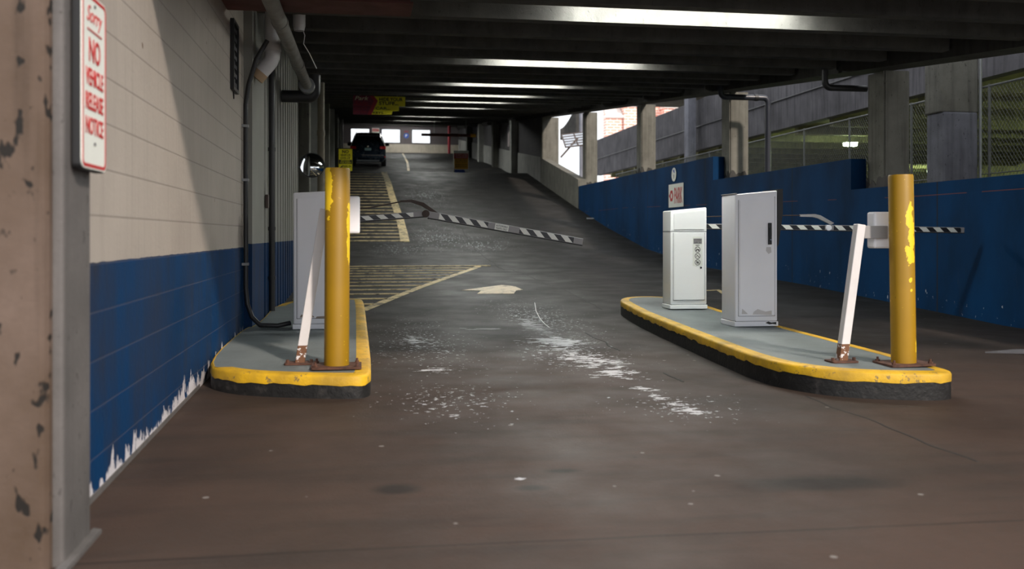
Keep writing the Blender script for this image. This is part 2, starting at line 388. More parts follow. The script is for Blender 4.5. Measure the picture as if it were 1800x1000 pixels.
def rrect(w_, h_, r, n=5):
    out = []
    for sx, sy, a0 in ((1, 1, 0), (-1, 1, PI/2), (-1, -1, PI), (1, -1, 1.5*PI)):
        for i in range(n+1):
            a = a0+PI/2*i/n; out.append((sx*(w_/2-r)+r*math.cos(a), sy*(h_/2-r)+r*math.sin(a)))
    return out
def ringmesh(mb, outer, inner, z, t):
    k = len(outer); A = [[mb.b.verts.new((*p, q)) for p in L] for q in (z, z+t) for L in (outer, inner)]
    for i in range(k):
        j = (i+1) % k
        for a, b in ((0, 1), (2, 3), (0, 2), (1, 3)): mb.b.faces.new((A[a][i], A[a][j], A[b][j], A[b][i]))
    return mb

# ------------------------------------------------------------------ floor
XL = -1.08; XR = 7.5
mb = MB(); xs = [-1.8, -1.08, 0, 1.5, 3, 4.5, 6, 7.5, 7.9]
ys = [-12, -6, -3, 0, 1.5, 3, 4, 5, 6, 7, 8, 9, 10, 11, 12, 13, 14, 15, 16, 17, 18, 19, 20, 21, 22, 23, 24, 25, 26, 27, 28, 29, 30, 31, 32, 34, 36, 38, 40, 41, 41.6, 42, 42.6, 44, 46, 48, 50, 55, 60, 66, 72.4]
gv = [[mb.b.verts.new((x, y, fz(x, y))) for x in xs] for y in ys]
for i in range(len(ys)-1):
    for j in range(len(xs)-1): mb.b.faces.new((gv[i][j], gv[i][j+1], gv[i+1][j+1], gv[i+1][j]))
low = [[mb.b.verts.new((x, y, fz(x, y)-.3)) for x in xs] for y in ys]
for i in range(len(ys)-1):
    for j in range(len(xs)-1): mb.b.faces.new((low[i][j], low[i+1][j], low[i+1][j+1], low[i][j+1]))
struct(mb.build('floor', 'floor', smooth=True))
struct(MB().box((7.95, -12, -.5), (45, 70, -.15)).build('floor_outer_yard', 'conc'))

# painted markings and cracks (thin films of paint lying on the slab)
def ribbon(mb, pts, wd, h=.003, sub=.5):
    P = []
    for i in range(len(pts)-1):
        a, b = Vector(pts[i]), Vector(pts[i+1]); n = max(1, int((b-a).length/sub))
        for k in range(n): P.append(a+(b-a)*k/n)
    P.append(Vector(pts[-1])); L = []
    for i, p in enumerate(P):
        t = (P[min(i+1, len(P)-1)]-P[max(i-1, 0)]); t.z = 0; t.normalize(); n = Vector((-t.y, t.x, 0))*wd/2
        L.append([mb.b.verts.new((q.x, q.y, fz(q.x, q.y)+dz)) for q in (p-n, p+n) for dz in (-.002, h)])
    for i in range(len(L)-1):
        a, b = L[i], L[i+1]
        mb.b.faces.new((a[1], a[3], b[3], b[1])); mb.b.faces.new((a[0], b[0], b[2], a[2]))
        mb.b.faces.new((a[0], a[1], b[1], b[0])); mb.b.faces.new((a[2], b[2], b[3], a[3]))
    for e in (L[0], L[-1]): mb.b.faces.new((e[0], e[1], e[3], e[2]))
edge = [px(u, v) for u, v in ((675, 303), (682, 320), (689, 345), (697, 368), (703, 385), (708, 405), (712, 425))]
mb = MB(); ribbon(mb, edge, .24, .014)
mb2 = MB(); y = edge[-1].y+.15
def xat(L, y):
    for i in range(len(L)-1):
        a, b = L[i], L[i+1]
        if min(a.y, b.y) <= y <= max(a.y, b.y): return a.x+(b.x-a.x)*(y-a.y)/(b.y-a.y)
    return L[-1].x if y < L[-1].y else L[0].x
while y < edge[0].y-.5:
    ribbon(mb2, [(-.92, y, 0), (xat(edge, y)-.10, y, 0)], .10, .014, 9); y += .62+.012*(y-25)
t = thing('painted_hatching', 'long band of worn yellow hatching climbing the ramp towards the parked car', 'road marking', (0, 26, fz(0, 26)))
mb.build('edge_line', 'line', t, world=True); mb2.build('stripes', 'line', t, world=True)
dg = [px(u, v) for u, v in ((842, 467.5), (800, 483), (730, 508), (690, 524), (636, 546))]
mb = MB(); ribbon(mb, dg, .13)
mb2 = MB(); y = dg[-1].y+.75
while y < dg[0].y-.1:
    ribbon(mb2, [(-.92, y, 0), (xat(dg[::-1], y)-.05, y, 0)], .10, .012, 9); y += .72
ribbon(mb2, [(-.92, dg[0].y, 0), (dg[0].x+.25, dg[0].y, 0)], .10, .012, 9)
t = thing('painted_hatching', 'triangle of yellow hatching on the floor just beyond the left kerb island', 'road marking', (0, 15, fz(0, 15)))
mb.build('edge_line', 'line', t, world=True); mb2.build('stripes', 'line', t, world=True)
mb = MB(); ap = [px(u, v, .003) for u, v in ((812, 510.3), (862, 503.5), (882, 501), (906, 503.5), (919, 509.5), (907, 511), (903, 516.3), (839, 516.3), (846, 510.8))]
mb.prism(ap, (0, 0, .003)); tag(mb.build('painted_arrow', 'arrow'), 'cream straight-ahead arrow painted on the lane floor between the islands', 'road marking')
mb = MB(); ribbon(mb, [px(u, v) for u, v in ((1210, 512), (1262, 510), (1275, 516))], .12); tag(mb.build('painted_line', 'line'), 'short faded yellow line on floor between the two right cabinets', 'road marking')
mb = MB(); ribbon(mb, [px(u, v) for u, v in ((708, 270), (716, 285), (718, 300))], .12)
o = mb.build('painted_line', 'arrow'); tag(o, 'thin pale line on the upper ramp right of the parked car', 'road marking')
for k, L in enumerate([[(810, 395), (816, 410), (828, 428), (846, 447), (868, 463), (890, 476)], [(900, 474), (918, 480), (955, 497), (990, 510), (1028, 527), (1062, 548)],
                       [(1030, 585), (1062, 602), (1094, 620)], [(1165, 655), (1210, 676)], [(1418, 696), (1465, 716), (1545, 745), (1600, 768), (1665, 792), (1732, 818)], [(865, 320), (905, 350), (922, 375)]]):
    mb = MB(); P = [px(u, v) for u, v in L]; P2 = []
    for i in range(len(P)-1):
        for j in range(6):
            p = P[i].lerp(P[i+1], j/6); P2.append(p+Vector((mn.noise(p*3)*.04, mn.noise(p*3+Vector((9, 0, 0)))*.05, 0)))
    ribbon(mb, P2, .016 if k != 4 else .014, .0015, .3); struct(mb.build('trim_crack', 'crack'))

mb = MB(); ribbon(mb, [px(u, v) for u, v in ((940, 532), (942, 546), (949, 560), (958, 570), (966, 576))], .008, .0025, .3); struct(mb.build('trim_crack', 'pvc'))
# ------------------------------------------------------------------ left walls
def top(y): return cz(y)+.5
mb = MB()
mb.prism([(XL, 3.5, -.1), (XL, 9.1, .0), (XL, 9.1, top(9.1)), (XL, 3.5, top(3.5)+.3)], (-.3, 0, 0)); struct(mb.build('wall_left', 'block_left'))
mb = MB()  # pale mortar strip along the foot
pts = [(XL+.006, y, fz(0, y)-.01) for y in (3.6, 4.5, 5.5, 6.64)]
for i in range(3):
    a, b = pts[i], pts[i+1]
    mb.prism([a, b, (b[0], b[1], b[2]+.035), (a[0], a[1], a[2]+.035)], (-.01, 0, 0))
struct(mb.build('baseboard_left', 'pillar_side'))
# ribbed precast panels
mb = MB(); XRB = -1.0; prof = [(-1.35, 9.1)]; y = 9.1; prof.append((XRB, 9.1))
y = 10.2; prof.append((XRB, 10.2))
while y < 15.5:
    prof += [(XRB-.045, y+.02), (XRB-.045, y+.15), (XRB, y+.17), (XRB, y+.40)]; y += .40
prof += [(XRB, 15.7), (-1.35, 15.7)]
mb.prism([(x, y, .0) for x, y in prof], (0, 0, top(15))); struct(mb.build('wall_left_ribbed', 'rib_left'))
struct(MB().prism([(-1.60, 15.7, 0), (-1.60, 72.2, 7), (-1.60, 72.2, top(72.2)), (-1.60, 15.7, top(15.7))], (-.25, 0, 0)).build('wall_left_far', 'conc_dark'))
PL = 'row of concrete columns along the left wall'
for k, y in enumerate([19.6, 25.9, 32.2, 38.5, 44.8, 51.1, 57.4, 63.7]):
    nm = ['square concrete column behind the convex mirror, nearest of the left row beyond the ribbed wall', 'second concrete column beyond the convex mirror on the left side', 'left side concrete column beside the black and yellow notice'][k] if k < 3 else 'concrete column of the far left row beside the parked car'
    o = MB().bevelbox((-1.55, y, fz(0, y)-.02), (-1.02 if k < 5 else -1.12, y+.55, cz(y)+.05), .02).build('concrete_column', 'panel_white' if k % 2 else 'conc')
    tag(o, nm, 'column', PL)
# diagonal brace wall seen in the bay
tag(MB().prism([(-1.56, 16.4, 1.0), (-1.56, 19.4, 2.35), (-1.56, 19.4, cz(19.4)-.25), (-1.56, 16.4, cz(16.4)-.25)], (.28, 0, 0)).build('concrete_panel', 'conc'), 'slanted grey concrete panel in the bay behind the convex mirror', 'wall panel')

# ------------------------------------------------------------------ big pillar with sign
t = thing('concrete_pillar', 'massive pink pitted concrete pillar at the left edge of the lane', 'pillar', (-1.5, 3.5, 0))
MB().bevelbox((-2.3, 3.26, -.06), (-1.0, 3.62, 4.2), .03, 3).build('pillar_body', 'pillar', t, world=True)
MB().bevelbox((-1.02, 3.295, -.05), (-.965, 3.61, 4.2), .012, 2).build('side_face', 'pillar_side', t, world=True)
MB().prism([(-.97, 3.22, -.02), (-.97, 3.66, -.02), (-.935, 3.64, -.02), (-.935, 3.22, -.02)], (0, 0, .032)).build('foot_fillet', 'pillar_side', t, world=True)
s = sign('notice_sign', 'white metal notice with red border and lettering on the left pillar', 'sign', (-.93, 3.51, 1.625), PI/2)
flat(s, 'panel', rrect(.305, .61, .03), 'sign_white', 0, .004)
flat(s, 'backing_frame', rrect(.30, .62, .02), 'black', -.028, .026)
ringmesh(MB(), rrect(.295, .60, .028), rrect(.27, .575, .02), .004, .001).build('border', 'red', s)
text('Sorry', .19, .075, 'red', s, 0, .225, .005, shear=.35)
flat(s, 'underline', [(-.09, .175), (.09, .172), (.09, .178), (-.09, .181)], 'red', .005, .001)
text('NO', .14, .085, 'red', s, 0, .11, .005, bold=.02)
text('VEHICLE', .22, .062, 'red', s, 0, .015, .005, bold=.02)
text('RELEASE', .22, .062, 'red', s, 0, -.07, .005, bold=.02)
text('NOTICE', .22, .062, 'red', s, 0, -.155, .005, bold=.02)
for q in (.27, -.215): MB().tube([(0, q, .003), (0, q, .008)], .006, 8).build('screw', 'screw', s)

# vent high on the left wall
t = sign('wall_vent', 'narrow black louvred vent high on the left block wall', 'vent', (XL+.012, 8.35, 2.62), PI/2)
ringmesh(MB(), rrect(.34, .60, .01), rrect(.28, .54, .01), -.01, .03).build('frame', 'black', t)
for k in range(7): MB().box((-.14, -.25+k*.078, -.008), (.14, -.215+k*.078, .006)).build('louvre', 'seam', t)
flat(t, 'backing', rrect(.29, .55, .01), 'black', -.012, .004)
flat(t, 'bracket', [(-.02, -.30), (.02, -.30), (0, -.36)], 'black', -.008, .01)

# ------------------------------------------------------------------ ceiling
CX0, CX1 = -1.9, 7.85
mb = MB(); mb.prism([(CX0, 4.4, cz(4.4)+.5), (CX0, 73, cz(73)+.5), (CX0, 73, cz(73)+.72), (CX0, 4.4, cz(4.4)+.72)], (CX1-CX0, 0, 0))
ceil = struct(mb.build('ceiling', 'beam'))
LIT = [9.4, 15.1, 20.8, 25.4, 29.5, 34.6, 46.9, 57.0, 69.9]
stems = [4.55, 5.75, 6.95, 8.15]
segs = [9.4]+LIT[1:]
for a, b in zip(segs[:-1], segs[1:]):
    n = max(1, round((b-a)/1.38)); stems += [a+(b-a)*k/n for k in range(n)]
stems.append(71.5)
for y in stems:
    z = cz(y); x1 = 7.35
    mb = MB(); mb.prism([(CX0, y, z), (CX0, y+.15, z), (CX0, y+.20, z+.54), (CX0, y-.05, z+.54)], (x1-CX0, 0, 0))
    mb.build('beam', 'beam', ceil)
mb = MB(); mb.prism([(7.42, 4.4, ez(4.4)-.05), (7.42, 73, ez(73)-.05), (7.42, 73, cz(73)+.55), (7.42, 4.4, cz(4.4)+.55)], (.48, 0, 0))
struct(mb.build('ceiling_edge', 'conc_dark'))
mb = MB(); mb.prism([(-1.75, 8.9, cz(8.9)-.16), (-1.75, 73, cz(73)-.16), (-1.75, 73, cz(73)+.3), (-1.75, 8.9, cz(8.9)+.3)], (.55, 0, 0))
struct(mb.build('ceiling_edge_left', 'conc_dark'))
LB = ['long lit fluorescent fitting nearest the camera at the top of the picture', 'second fluorescent fitting in the row up the ramp', 'third fluorescent fitting in the row up the ramp', 'fourth fluorescent fitting in the row, just before the hanging yellow sign',
      'fifth fluorescent fitting, just beyond the hanging yellow sign', 'sixth fluorescent fitting, just short of the ramp crest', 'seventh fluorescent fitting, just beyond the standing warning board', 'eighth fluorescent fitting, beyond the parked car', 'ninth and farthest fluorescent fitting just before the end wall']
for k, y in enumerate(LIT):
    yl = y-.30; z = cz(yl)+(.11 if k else .12); xc = 3.33
    t = thing('ceiling_light', LB[k], 'ceiling light', (xc, yl, z), (0, 0, 0), 'fluorescent fittings between the ceiling beams')
    mb = MB()
    pr = [(-.10, .09), (-.105, .05), (-.085, .015), (-.04, 0), (.04, 0), (.085, .015), (.105, .05), (.10, .09)]
    mb.prism([(-1.22, a, b) for a, b in pr], (2.44, 0, 0))
    d = mb.build('diffuser', 'tube', t)
    mb = MB().box((-1.24, -.11, .09), (1.24, .11, .13)); mb.build('housing', 'white', t)
    for sx in (-1, 1): MB().prism([(sx*1.22, -.1, .09), (sx*1.22, -.08, .03), (sx*1.22, .08, .03), (sx*1.22, .1, .09)], (sx*.03, 0, 0)).build('end_cap', 'white', t)
    for sx in (-.8, .8): MB().tube([(sx, 0, .13), (sx, 0, .39)], .01, 6).build('hanger_rod', 'steel', t)
# rust red header
t = thing('clearance_beam', 'rust red steel header box hanging under the ceiling at upper left', 'beam', (-.3, 7.7, 2.93))
MB().bevelbox((-1.07, 7.55, 2.945), (.40, 7.75, 3.13), .006).build('box_section', 'rust_red', t, world=True)
MB().box((-1.07, 7.50, 2.93), (.42, 7.95, 2.945)).build('bottom_flange', 'rust_red', t, world=True)

# ------------------------------------------------------------------ pipes on the left
t = thing('overhead_pipe', 'long grey iron drain pipe running under the ceiling at upper left', 'pipe', (-.66, 9, 2.97))
MB().tube([(-.66, 6.6, 2.83), (-.66, 8.0, 2.865), (-.66, 12.0, 2.97)], .062, 20).build('pipe', 'pipe_grey', t, True, True)
MB().tube([(-.66, 12.0, 2.97), (-.66, 12.16, 2.97)], .098, 20).build('end_coupling', 'steel', t, True, True)
for y, zq in ((8.0, 2.865), (10.3, 2.925)): MB().tube([(-.66, y, zq), (-.66, y+.09, zq+.002)], .069, 20).build('joint_collar', 'pipe_grey', t, True, True)
t = thing('black_cross_pipe', 'thick black pipe crossing from the ribbed wall to the drain pipe end', 'pipe', (-.8, 12.3, 2.9))
MB().tube([(-.99, 12.35, 2.87), (-.74, 12.35, 2.87)]+arc((-.66, 12.35, 2.95), .08, PI*1.5, 2*PI, (1, 0, 0), (0, 0, 1))+[(-.58, 12.35, 3.15)], .078, 18).build('pipe', 'pipe_black', t, True, True)
t = thing('elbow_pipe', 'white plastic drain pipe with a bent open end beside the wall', 'pipe', (-.85, 9.4, 2.8))
P = [(-.83, 9.3, 3.24), (-.83, 9.3, 2.84), (-.835, 9.3, 2.80), (-.85, 9.3, 2.76), (-.88, 9.3, 2.72), (-.94, 9.3, 2.65)]
MB().tube(P, .072, 20).build('pipe', 'pvc', t, True, True)
MB().tube([(-.83, 9.3, 2.86), (-.83, 9.3, 2.92)], .080, 20).build('joint_collar', 'pvc', t, True, True)
MB().tube([(-.935, 9.3, 2.655), (-.985, 9.3, 2.595)], .0735, 20).build('tan_collar', 'cardboard', t, True, True)['label'] = 'tan paper collar'
o = MB().tube([(-.60, 9.6, 3.5), (-.60, 9.6, 3.18), (-.60, 9.6, 3.13)], [.062, .062, .05], 18).build('pipe_stub', 'pvc', None, True)
tag(o, 'short white capped pipe stub hanging behind the grey drain pipe', 'pipe')
o = MB().tube([(-.62, 10.0, 3.32), (-.57, 10.05, 3.18), (-.585, 10.1, 3.10), (-.53, 10.2, 3.02), (-.46, 10.3, 2.88)], .005, 6).build('loose_wire', 'white2', None, True)
tag(o, 'loose white wire dangling behind the grey drain pipe', 'wire')
# black cables
zf = lambda x, y: fz(x, y)+.15
t = thing('power_cable', 'black cable dropping down the block wall and along the island to the cabinet', 'cable', (-1.03, 8.9, .25))
MB().tube([(-.85, 8.98, 2.9), (-.95, 8.98, 2.72), (-1.02, 8.98, 2.48), (-1.045, 8.98, 2.3), (-1.045, 8.98, .60), (-1.03, 8.97, .45), (-.985, 8.95, .33), (-.91, 8.93, zf(-.9, 8.9)+.03), (-.75, 8.9, zf(-.7, 8.9)+.025), (-.64, 8.95, zf(-.6, 8.9)+.045)], .022, 12).build('cable', 'pipe_black', t, True, True)
for z in (2.1, 1.6, .82): MB().box((-1.078, 8.955, z-.012), (-1.018, 9.006, z+.012)).build('clip', 'steel', t, world=True)
t = thing('conduit', 'straight black conduit up the ribbed wall behind the left cabinet', 'pipe', (-.95, 10.6, .25))
MB().tube([(-.955, 10.6, fz(-1, 10.6)+.15), (-.955, 10.6, 2.9)], .034, 14).build('pipe', 'pipe_black', t, True, True)
for z in (2.03, 1.16, .62): MB().tube([(-.955, 10.6, z-.02), (-.955, 10.6, z+.02)], .042, 14).build('clamp', 'pipe_black', t, True, True)
t = thing('downpipe', 'dirty beige downpipe beyond the convex mirror on the left', 'pipe', (-.8, 18.9, .3))
MB().tube([(-.76, 18.9, fz(-1, 18.9)), (-.76, 18.9, cz(18.9)-.12)], .07, 16).build('pipe', 'beige', t, True, True)
for z in (3.05, 1.7): MB().tube([(-.76, 18.9, z), (-.76, 18.9, z+.1)], .08, 16).build('collar', 'beige', t, True, True)
# electrical box on ribbed wall
o = MB().bevelbox((-.998, 10.28, 1.38), (-.965, 10.40, 1.52), .004).build('switch_box', 'brown_steel'); tag(o, 'small brown switch box on the ribbed wall beside the conduit', 'switch box')
# convex mirror
t = thing('convex_mirror', 'round convex traffic mirror at the end of the ribbed wall', 'mirror', (-.80, 16.2, 2.27), (R(82), 0, R(8)))
mb = MB(); rings = []; Rr = .205; n = 28
for i in range(8):
    r = Rr*(i+.001)/7; rings.append([mb.b.verts.new((r*math.cos(2*PI*k/n), r*math.sin(2*PI*k/n), .075*(1-(r/Rr)**2))) for k in range(n)])
for i in range(7):
    for k in range(n): mb.b.faces.new((rings[i][k], rings[i][(k+1) % n], rings[i+1][(k+1) % n], rings[i+1][k]))
mb.build('mirror_dome', 'mirror', t, True)
MB().tube([(0, 0, -.02), (0, 0, .004)], .213, 28).build('back_shell', 'black', t, True)
MB().tube([(0, 0, -.02), (-.02, 0, -.12), (-.26, 0, -.2)], .012, 8).build('bracket', 'steel', t, True)

# ------------------------------------------------------------------ kerb islands
def chaikin(P, n=2):
    for _ in range(n):
        Q = []
        for i in range(len(P)):
            a, b = P[i], P[(i+1) % len(P)]; Q += [(a[0]*.75+b[0]*.25, a[1]*.75+b[1]*.25), (a[0]*.25+b[0]*.75, a[1]*.25+b[1]*.75)]
        P = Q
    return P
def densify(P, s=.05):
    Q = []
    for i in range(len(P)):
        a, b = P[i], P[(i+1) % len(P)]; n = max(1, int(math.dist(a, b)/s)); Q += [(a[0]+(b[0]-a[0])*k/n, a[1]+(b[1]-a[1])*k/n) for k in range(n)]
    return Q
def island(label, P, H, center, wallx=None):
    P = densify(P); n = len(P); cx, cy = center
    t = thing('kerb_island', label, 'traffic island', (cx, cy, fz(cx, cy)))
    area = sum(P[i][0]*P[(i+1) % n][1]-P[(i+1) % n][0]*P[i][1] for i in range(n)); sg = 1 if area > 0 else -1
    inn = []
    for i in range(n):
        a, b = P[i-2], P[(i+2) % n]; d = math.dist(a, b) or 1; nx, ny = -(b[1]-a[1])/d*sg, (b[0]-a[0])/d*sg
        w_ = .10
        if wallx is not None and P[i][0] < wallx+.12: w_ = .012
        inn.append((P[i][0]+nx*w_, P[i][1]+ny*w_))
    def pt(p, z): return (p[0], p[1], fz(p[0], p[1])+z)
    def off(i, d):
        a = P[i]; b = inn[i]; L = math.dist(a, b) or 1; return (a[0]+(b[0]-a[0])*d/L, a[1]+(b[1]-a[1])*d/L)
    mid = [H-.066+.016*mn.noise(Vector((P[i][0]*7, P[i][1]*7, 0)))+.012*mn.noise(Vector((P[i][0]*23, P[i][1]*23, 3))) for i in range(n)]
    def band(levels, name, mat):
        mb = MB(); A = [[mb.b.verts.new(f(i)) for i in range(n)] for f in levels]
        for r in range(len(A)-1):
            for i in range(n): mb.b.faces.new((A[r][i], A[r][(i+1) % n], A[r+1][(i+1) % n], A[r+1][i]))
        return mb.build(name, mat, t, True, True)
    band([lambda i: pt(P[i], -.015), lambda i: pt(P[i], mid[i])], 'black_kerb_side', 'kerb_black')
    band([lambda i: pt(off(i, -.003), mid[i]), lambda i: pt(off(i, -.003), H-.018), lambda i: pt(off(i, .005), H-.005), lambda i: pt(off(i, .018), H), lambda i: pt(inn[i], H+.001)], 'yellow_kerb_edge', 'kerb_yellow')
    mb = MB(); f = mb.b.faces.new([mb.b.verts.new(pt(p, H)) for p in inn]); bmesh.ops.triangulate(mb.b, faces=[f])
    mb.build('grey_top', 'island', t, world=True)
    return t
LI = chaikin([(-1.068, 6.72), (-.85, 6.36), (-.45, 6.18), (-.05, 6.08), (.05, 6.12), (.075, 6.3), (.07, 8), (.05, 11.6), (.0, 11.9), (-.98, 11.9), (-.98, 9.07), (-1.068, 9.05)], 2)
LI = [(max(p[0], -1.072), p[1]) for p in LI]
island('kerbed island with yellow edge against the left wall', LI, .15, (-.4, 8), -1.075)
RI = chaikin([(2.86, 6.9), (2.88, 6.3), (3.02, 5.98), (3.25, 5.78), (3.6, 5.68), (3.82, 5.66), (3.93, 5.74), (3.94, 5.95), (3.95, 6.4), (4.08, 10.7), (4.05, 11.4), (3.8, 11.7), (3.45, 11.7), (3.2, 11.4), (3.12, 10.8)], 2)
island('long freestanding kerbed island with yellow edge on the right', RI, .18, (3.5, 8))
def ztop(x, y): return fz(x, y)+(.15 if x < 1 else .18)

# ------------------------------------------------------------------ bollards
def bollard(label, x, y, zt, mat, lean=0):
    z0 = ztop(x, y); h = zt-z0
    t = thing('bollard', label, 'bollard', (x, y, z0+.004)); t.rotation_euler = (0, lean, 0)
    MB().tube([(0, 0, .012), (0, 0, h-.012), (0, 0, h)], [.083, .083, .078], 40).build('post', mat, t, True)
    mb = MB().prism([(a, b, .001) for a, b in rrect(.33, .27, .02)], (0, 0, .014)); mb.build('base_plate', 'rust', t)
    for sx, sy in ((-1, -1), (1, -1), (-1, 1), (1, 1)):
        MB().tube([(sx*.135, sy*.105, .015), (sx*.135, sy*.105, .028)], .016, 6).tube([(sx*.135, sy*.105, .028), (sx*.135, sy*.105, .045)], .008, 8).build('anchor_bolt', 'rust', t)
    return t
bollard('tall yellow steel bollard on the left island in front of its cabinet', -.155, 6.42, 1.535, 'bollard_l', R(.3))
br_ = bollard('tall yellow steel bollard with fresh paint patch on the right island', 3.74, 6.02, 1.505, 'bollard_r', -R(1.0))
# leaning posts with reader boxes
def reader(label, base, topx, topz, boxx, side):
    x, y = base; z0 = ztop(x, y); t = thing('card_reader_post', label, 'post', (x, y, z0))
    dx = topx-x; dz = topz-z0; L = math.hypot(dx, dz); a = math.atan2(dx, dz)
    m = Matrix.Rotation(a, 4, 'Y')
    mb = MB(); mb.bevelbox((-.032, -.032, 0), (.032, .032, L), .006); bmesh.ops.transform(mb.b, matrix=m, verts=mb.b.verts[:])
    mb.build('leaning_post', 'post_white', t)
    MB().prism([(p, q, .001) for p, q in rrect(.20, .14, .02)], (0, 0, .012)).build('base_plate', 'rust', t)
    for sx in (-1, 1): MB().tube([(sx*.08, -.03, .012), (sx*.08, -.03, .035)], .012, 6).build('anchor_bolt', 'rust', t)
    b = MB().bevelbox((dx+.02, -.03, dz-.10), (boxx-x-.02, .03, dz-.03+.02), .004).build('bracket_arm', 'scuff' if 0 else 'grey_alu', t)
    bz = dz-.05
    MB().bevelbox((boxx-x-.11, -.005, bz-.12), (boxx-x+.13, .10, bz+.14), .014).build('reader_box', 'white', t)
    MB().box((boxx-x-.10, .098, bz-.10), (boxx-x+.12, .105, bz+.12)).build('reader_face', 'black', t)
    return t
reader('white leaning post left of the left yellow bollard with a white reader box', (-.41, 6.62), -.24, 1.27, -.13, 1)
reader('white leaning post beside the right yellow bollard holding a grey reader box', (3.36, 6.18), 3.50, 1.165, 3.72, 1)

# ------------------------------------------------------------------ cabinets
def cabinet(label, x0, x1, y0, y1, z0, zl, zr, mat, door_top=None):
    t = thing('gate_cabinet', label, 'cabinet', (x0, y0, z0))
    W, D = x1-x0, y1-y0; hl, hr = zl-z0, zr-z0
    b = bmesh.new()
    vs = [b.verts.new(p) for p in ((0, 0, .045), (W, 0, .045), (W, D, .045), (0, D, .045), (0, 0, hl), (W, 0, hr), (W, D, hr), (0, D, hl))]
    for f in ((0, 1, 2, 3), (4, 5, 6, 7), (0, 1, 5, 4), (1, 2, 6, 5), (2, 3, 7, 6), (3, 0, 4, 7)): b.faces.new([vs[i] for i in f])
    bmesh.ops.recalc_face_normals(b, faces=b.faces[:])
    bmesh.ops.bevel(b, geom=b.edges[:], offset=.014, segments=3, affect='EDGES', profile=.5)
    MB().add(b).build('body', mat, t, True)
    MB().bevelbox((-.006, -.006, 0), (W+.006, D+.006, .046), .005).build('plinth', mat, t)
    MB().box((.004, .004, .044), (W-.004, D-.004, .056)).build('plinth_seam', 'seam', t)
    # raised door
    mg = .034; hd = (door_top-z0) if door_top else None
    a = (mg, .10); c1 = (W-.028, .10); tr_ = (hd if hd else hr-.060); tl = (hd if hd else hl-.055)
    mb = MB(); b = bmesh.new()
    f = [b.verts.new(p) for p in ((mg, -.012, .10), (W-.03, -.012, .10), (W-.03, -.012, tr_), (mg, -.012, tl))]
    k = [b.verts.new((v.co.x, .01, v.co.z)) for v in f]
    b.faces.new(f); b.faces.new(k[::-1])
    for i in range(4): b.faces.new((f[i], f[(i+1) % 4], k[(i+1) % 4], k[i]))
    bmesh.ops.bevel(b, geom=b.edges[:], offset=.008, segments=2, affect='EDGES')
    door = mb.add(b).build('door', mat, t, True)
    mb = MB(); e = .004
    for (p, q) in (((mg-e, -.0022, .10-e), (W-.03+e, .002, .10)), ((mg-e, -.0022, .10-e), (mg, .002, min(tl, tr_))), ((W-.03, -.0022, .10-e), (W-.03+e, .002, tr_)), ): mb.box(p, q)
    mb.build('door_gap', 'seam', t)
    if hd:
        MB().box((-.002, -.002, hd+.012), (W+.002, D+.002, hd+.018)).build('lid_seam', 'seam', t)
        b = bmesh.new(); f = [b.verts.new(p) for p in ((mg, -.008, hd+.035), (W-.03, -.008, hd+.035), (W-.03, -.008, hr-.04), (mg, -.008, hl-.035))]
        k = [b.verts.new((v.co.x, .01, v.co.z)) for v in f]; b.faces.new(f); b.faces.new(k[::-1])
        for i in range(4): b.faces.new((f[i], f[(i+1) % 4], k[(i+1) % 4], k[i]))
        bmesh.ops.bevel(b, geom=b.edges[:], offset=.006, segments=2, affect='EDGES'); MB().add(b).build('lid_panel', mat, t, True)
    return t, door, W, D
# left operator
zl = ztop(-.4, 9.06)
cl, dl, W, D = cabinet('white gate cabinet standing behind the left yellow bollard', -.60, -.17, 8.76, 9.06, zl, 1.475, 1.50, 'white')
mb = MB()
for (a, b, q, h) in ((.06, .11, .13, .03), (.2, .1, .11, .02)): mb.prism([(a, -.0135, b), (a+q, -.0135, b), (a+q*.8, -.0135, b+h), (a+.01, -.0135, b+h*.8)], (0, .001, 0))
mb.build('scuffs', 'scuff', cl)
# ticket machine
zb = ztop(3.5, 8.76)
cb, db, W, D = cabinet('tall white ticket machine cabinet with black door handle on the right island', 3.50, 3.925, 8.42, 8.76, zb, 1.475, 1.515, 'white')
HX = .338
MB().bevelbox((HX-.016, -.030, 1.0-zb+.0), (HX+.018, -.010, 1.0-zb+.0+.205), .005).build('handle', 'black', db)
MB().bevelbox((HX-.010, -.042, .80-zb+.235), (HX+.010, -.028, .80-zb+.36), .004).build('handle_lever', 'black', db)
MB().tube([(HX, -.047, 1.045-zb), (HX, -.028, 1.045-zb)], .007, 10).build('lock_cylinder', 'chrome', db)
for o in db.children: pass
mb = MB()
mb.prism([(HX-.03, -.0135, .975-zb), (HX+.015, -.0135, .975-zb), (HX+.02, -.0135, .925-zb), (HX-.01, -.0135, .91-zb), (HX-.035, -.0135, .94-zb)], (0, .001, 0))
mb.build('handle_stain', 'pvc', cb)
mb = MB(); mb.prism([(.17, -.0135, .115), (.36, -.0135, .108), (.36, -.0135, .15), (.30, -.0135, .14), (.22, -.0135, .165), (.18, -.0135, .14)], (0, .001, 0))
mb.prism([(.06, -.0135, .12), (.12, -.0135, .12), (.09, -.0135, .15), (.065, -.0135, .17)], (0, .001, 0)); mb.build('stain', 'pvc', cb)
mb = MB(); mb.prism([(.30, -.0075, .032), (.33, -.0075, .045), (.36, -.0075, .035), (.41, -.0075, .04), (.41, -.0075, .015), (.37, -.0075, .022), (.34, -.0075, .018)], (0, .001, 0)); mb.build('plinth_dent', 'black', cb)
mb = MB(); mb.prism([(W, -.0, 1.525-zb), (W+.055, .0, 1.53-zb), (W+.055, .0, 1.30-zb), (W+.012, .0, 1.0-zb), (W, .0, .98-zb)], (0, D, 0))
mb.build('driver_side_hood', 'black', cb)
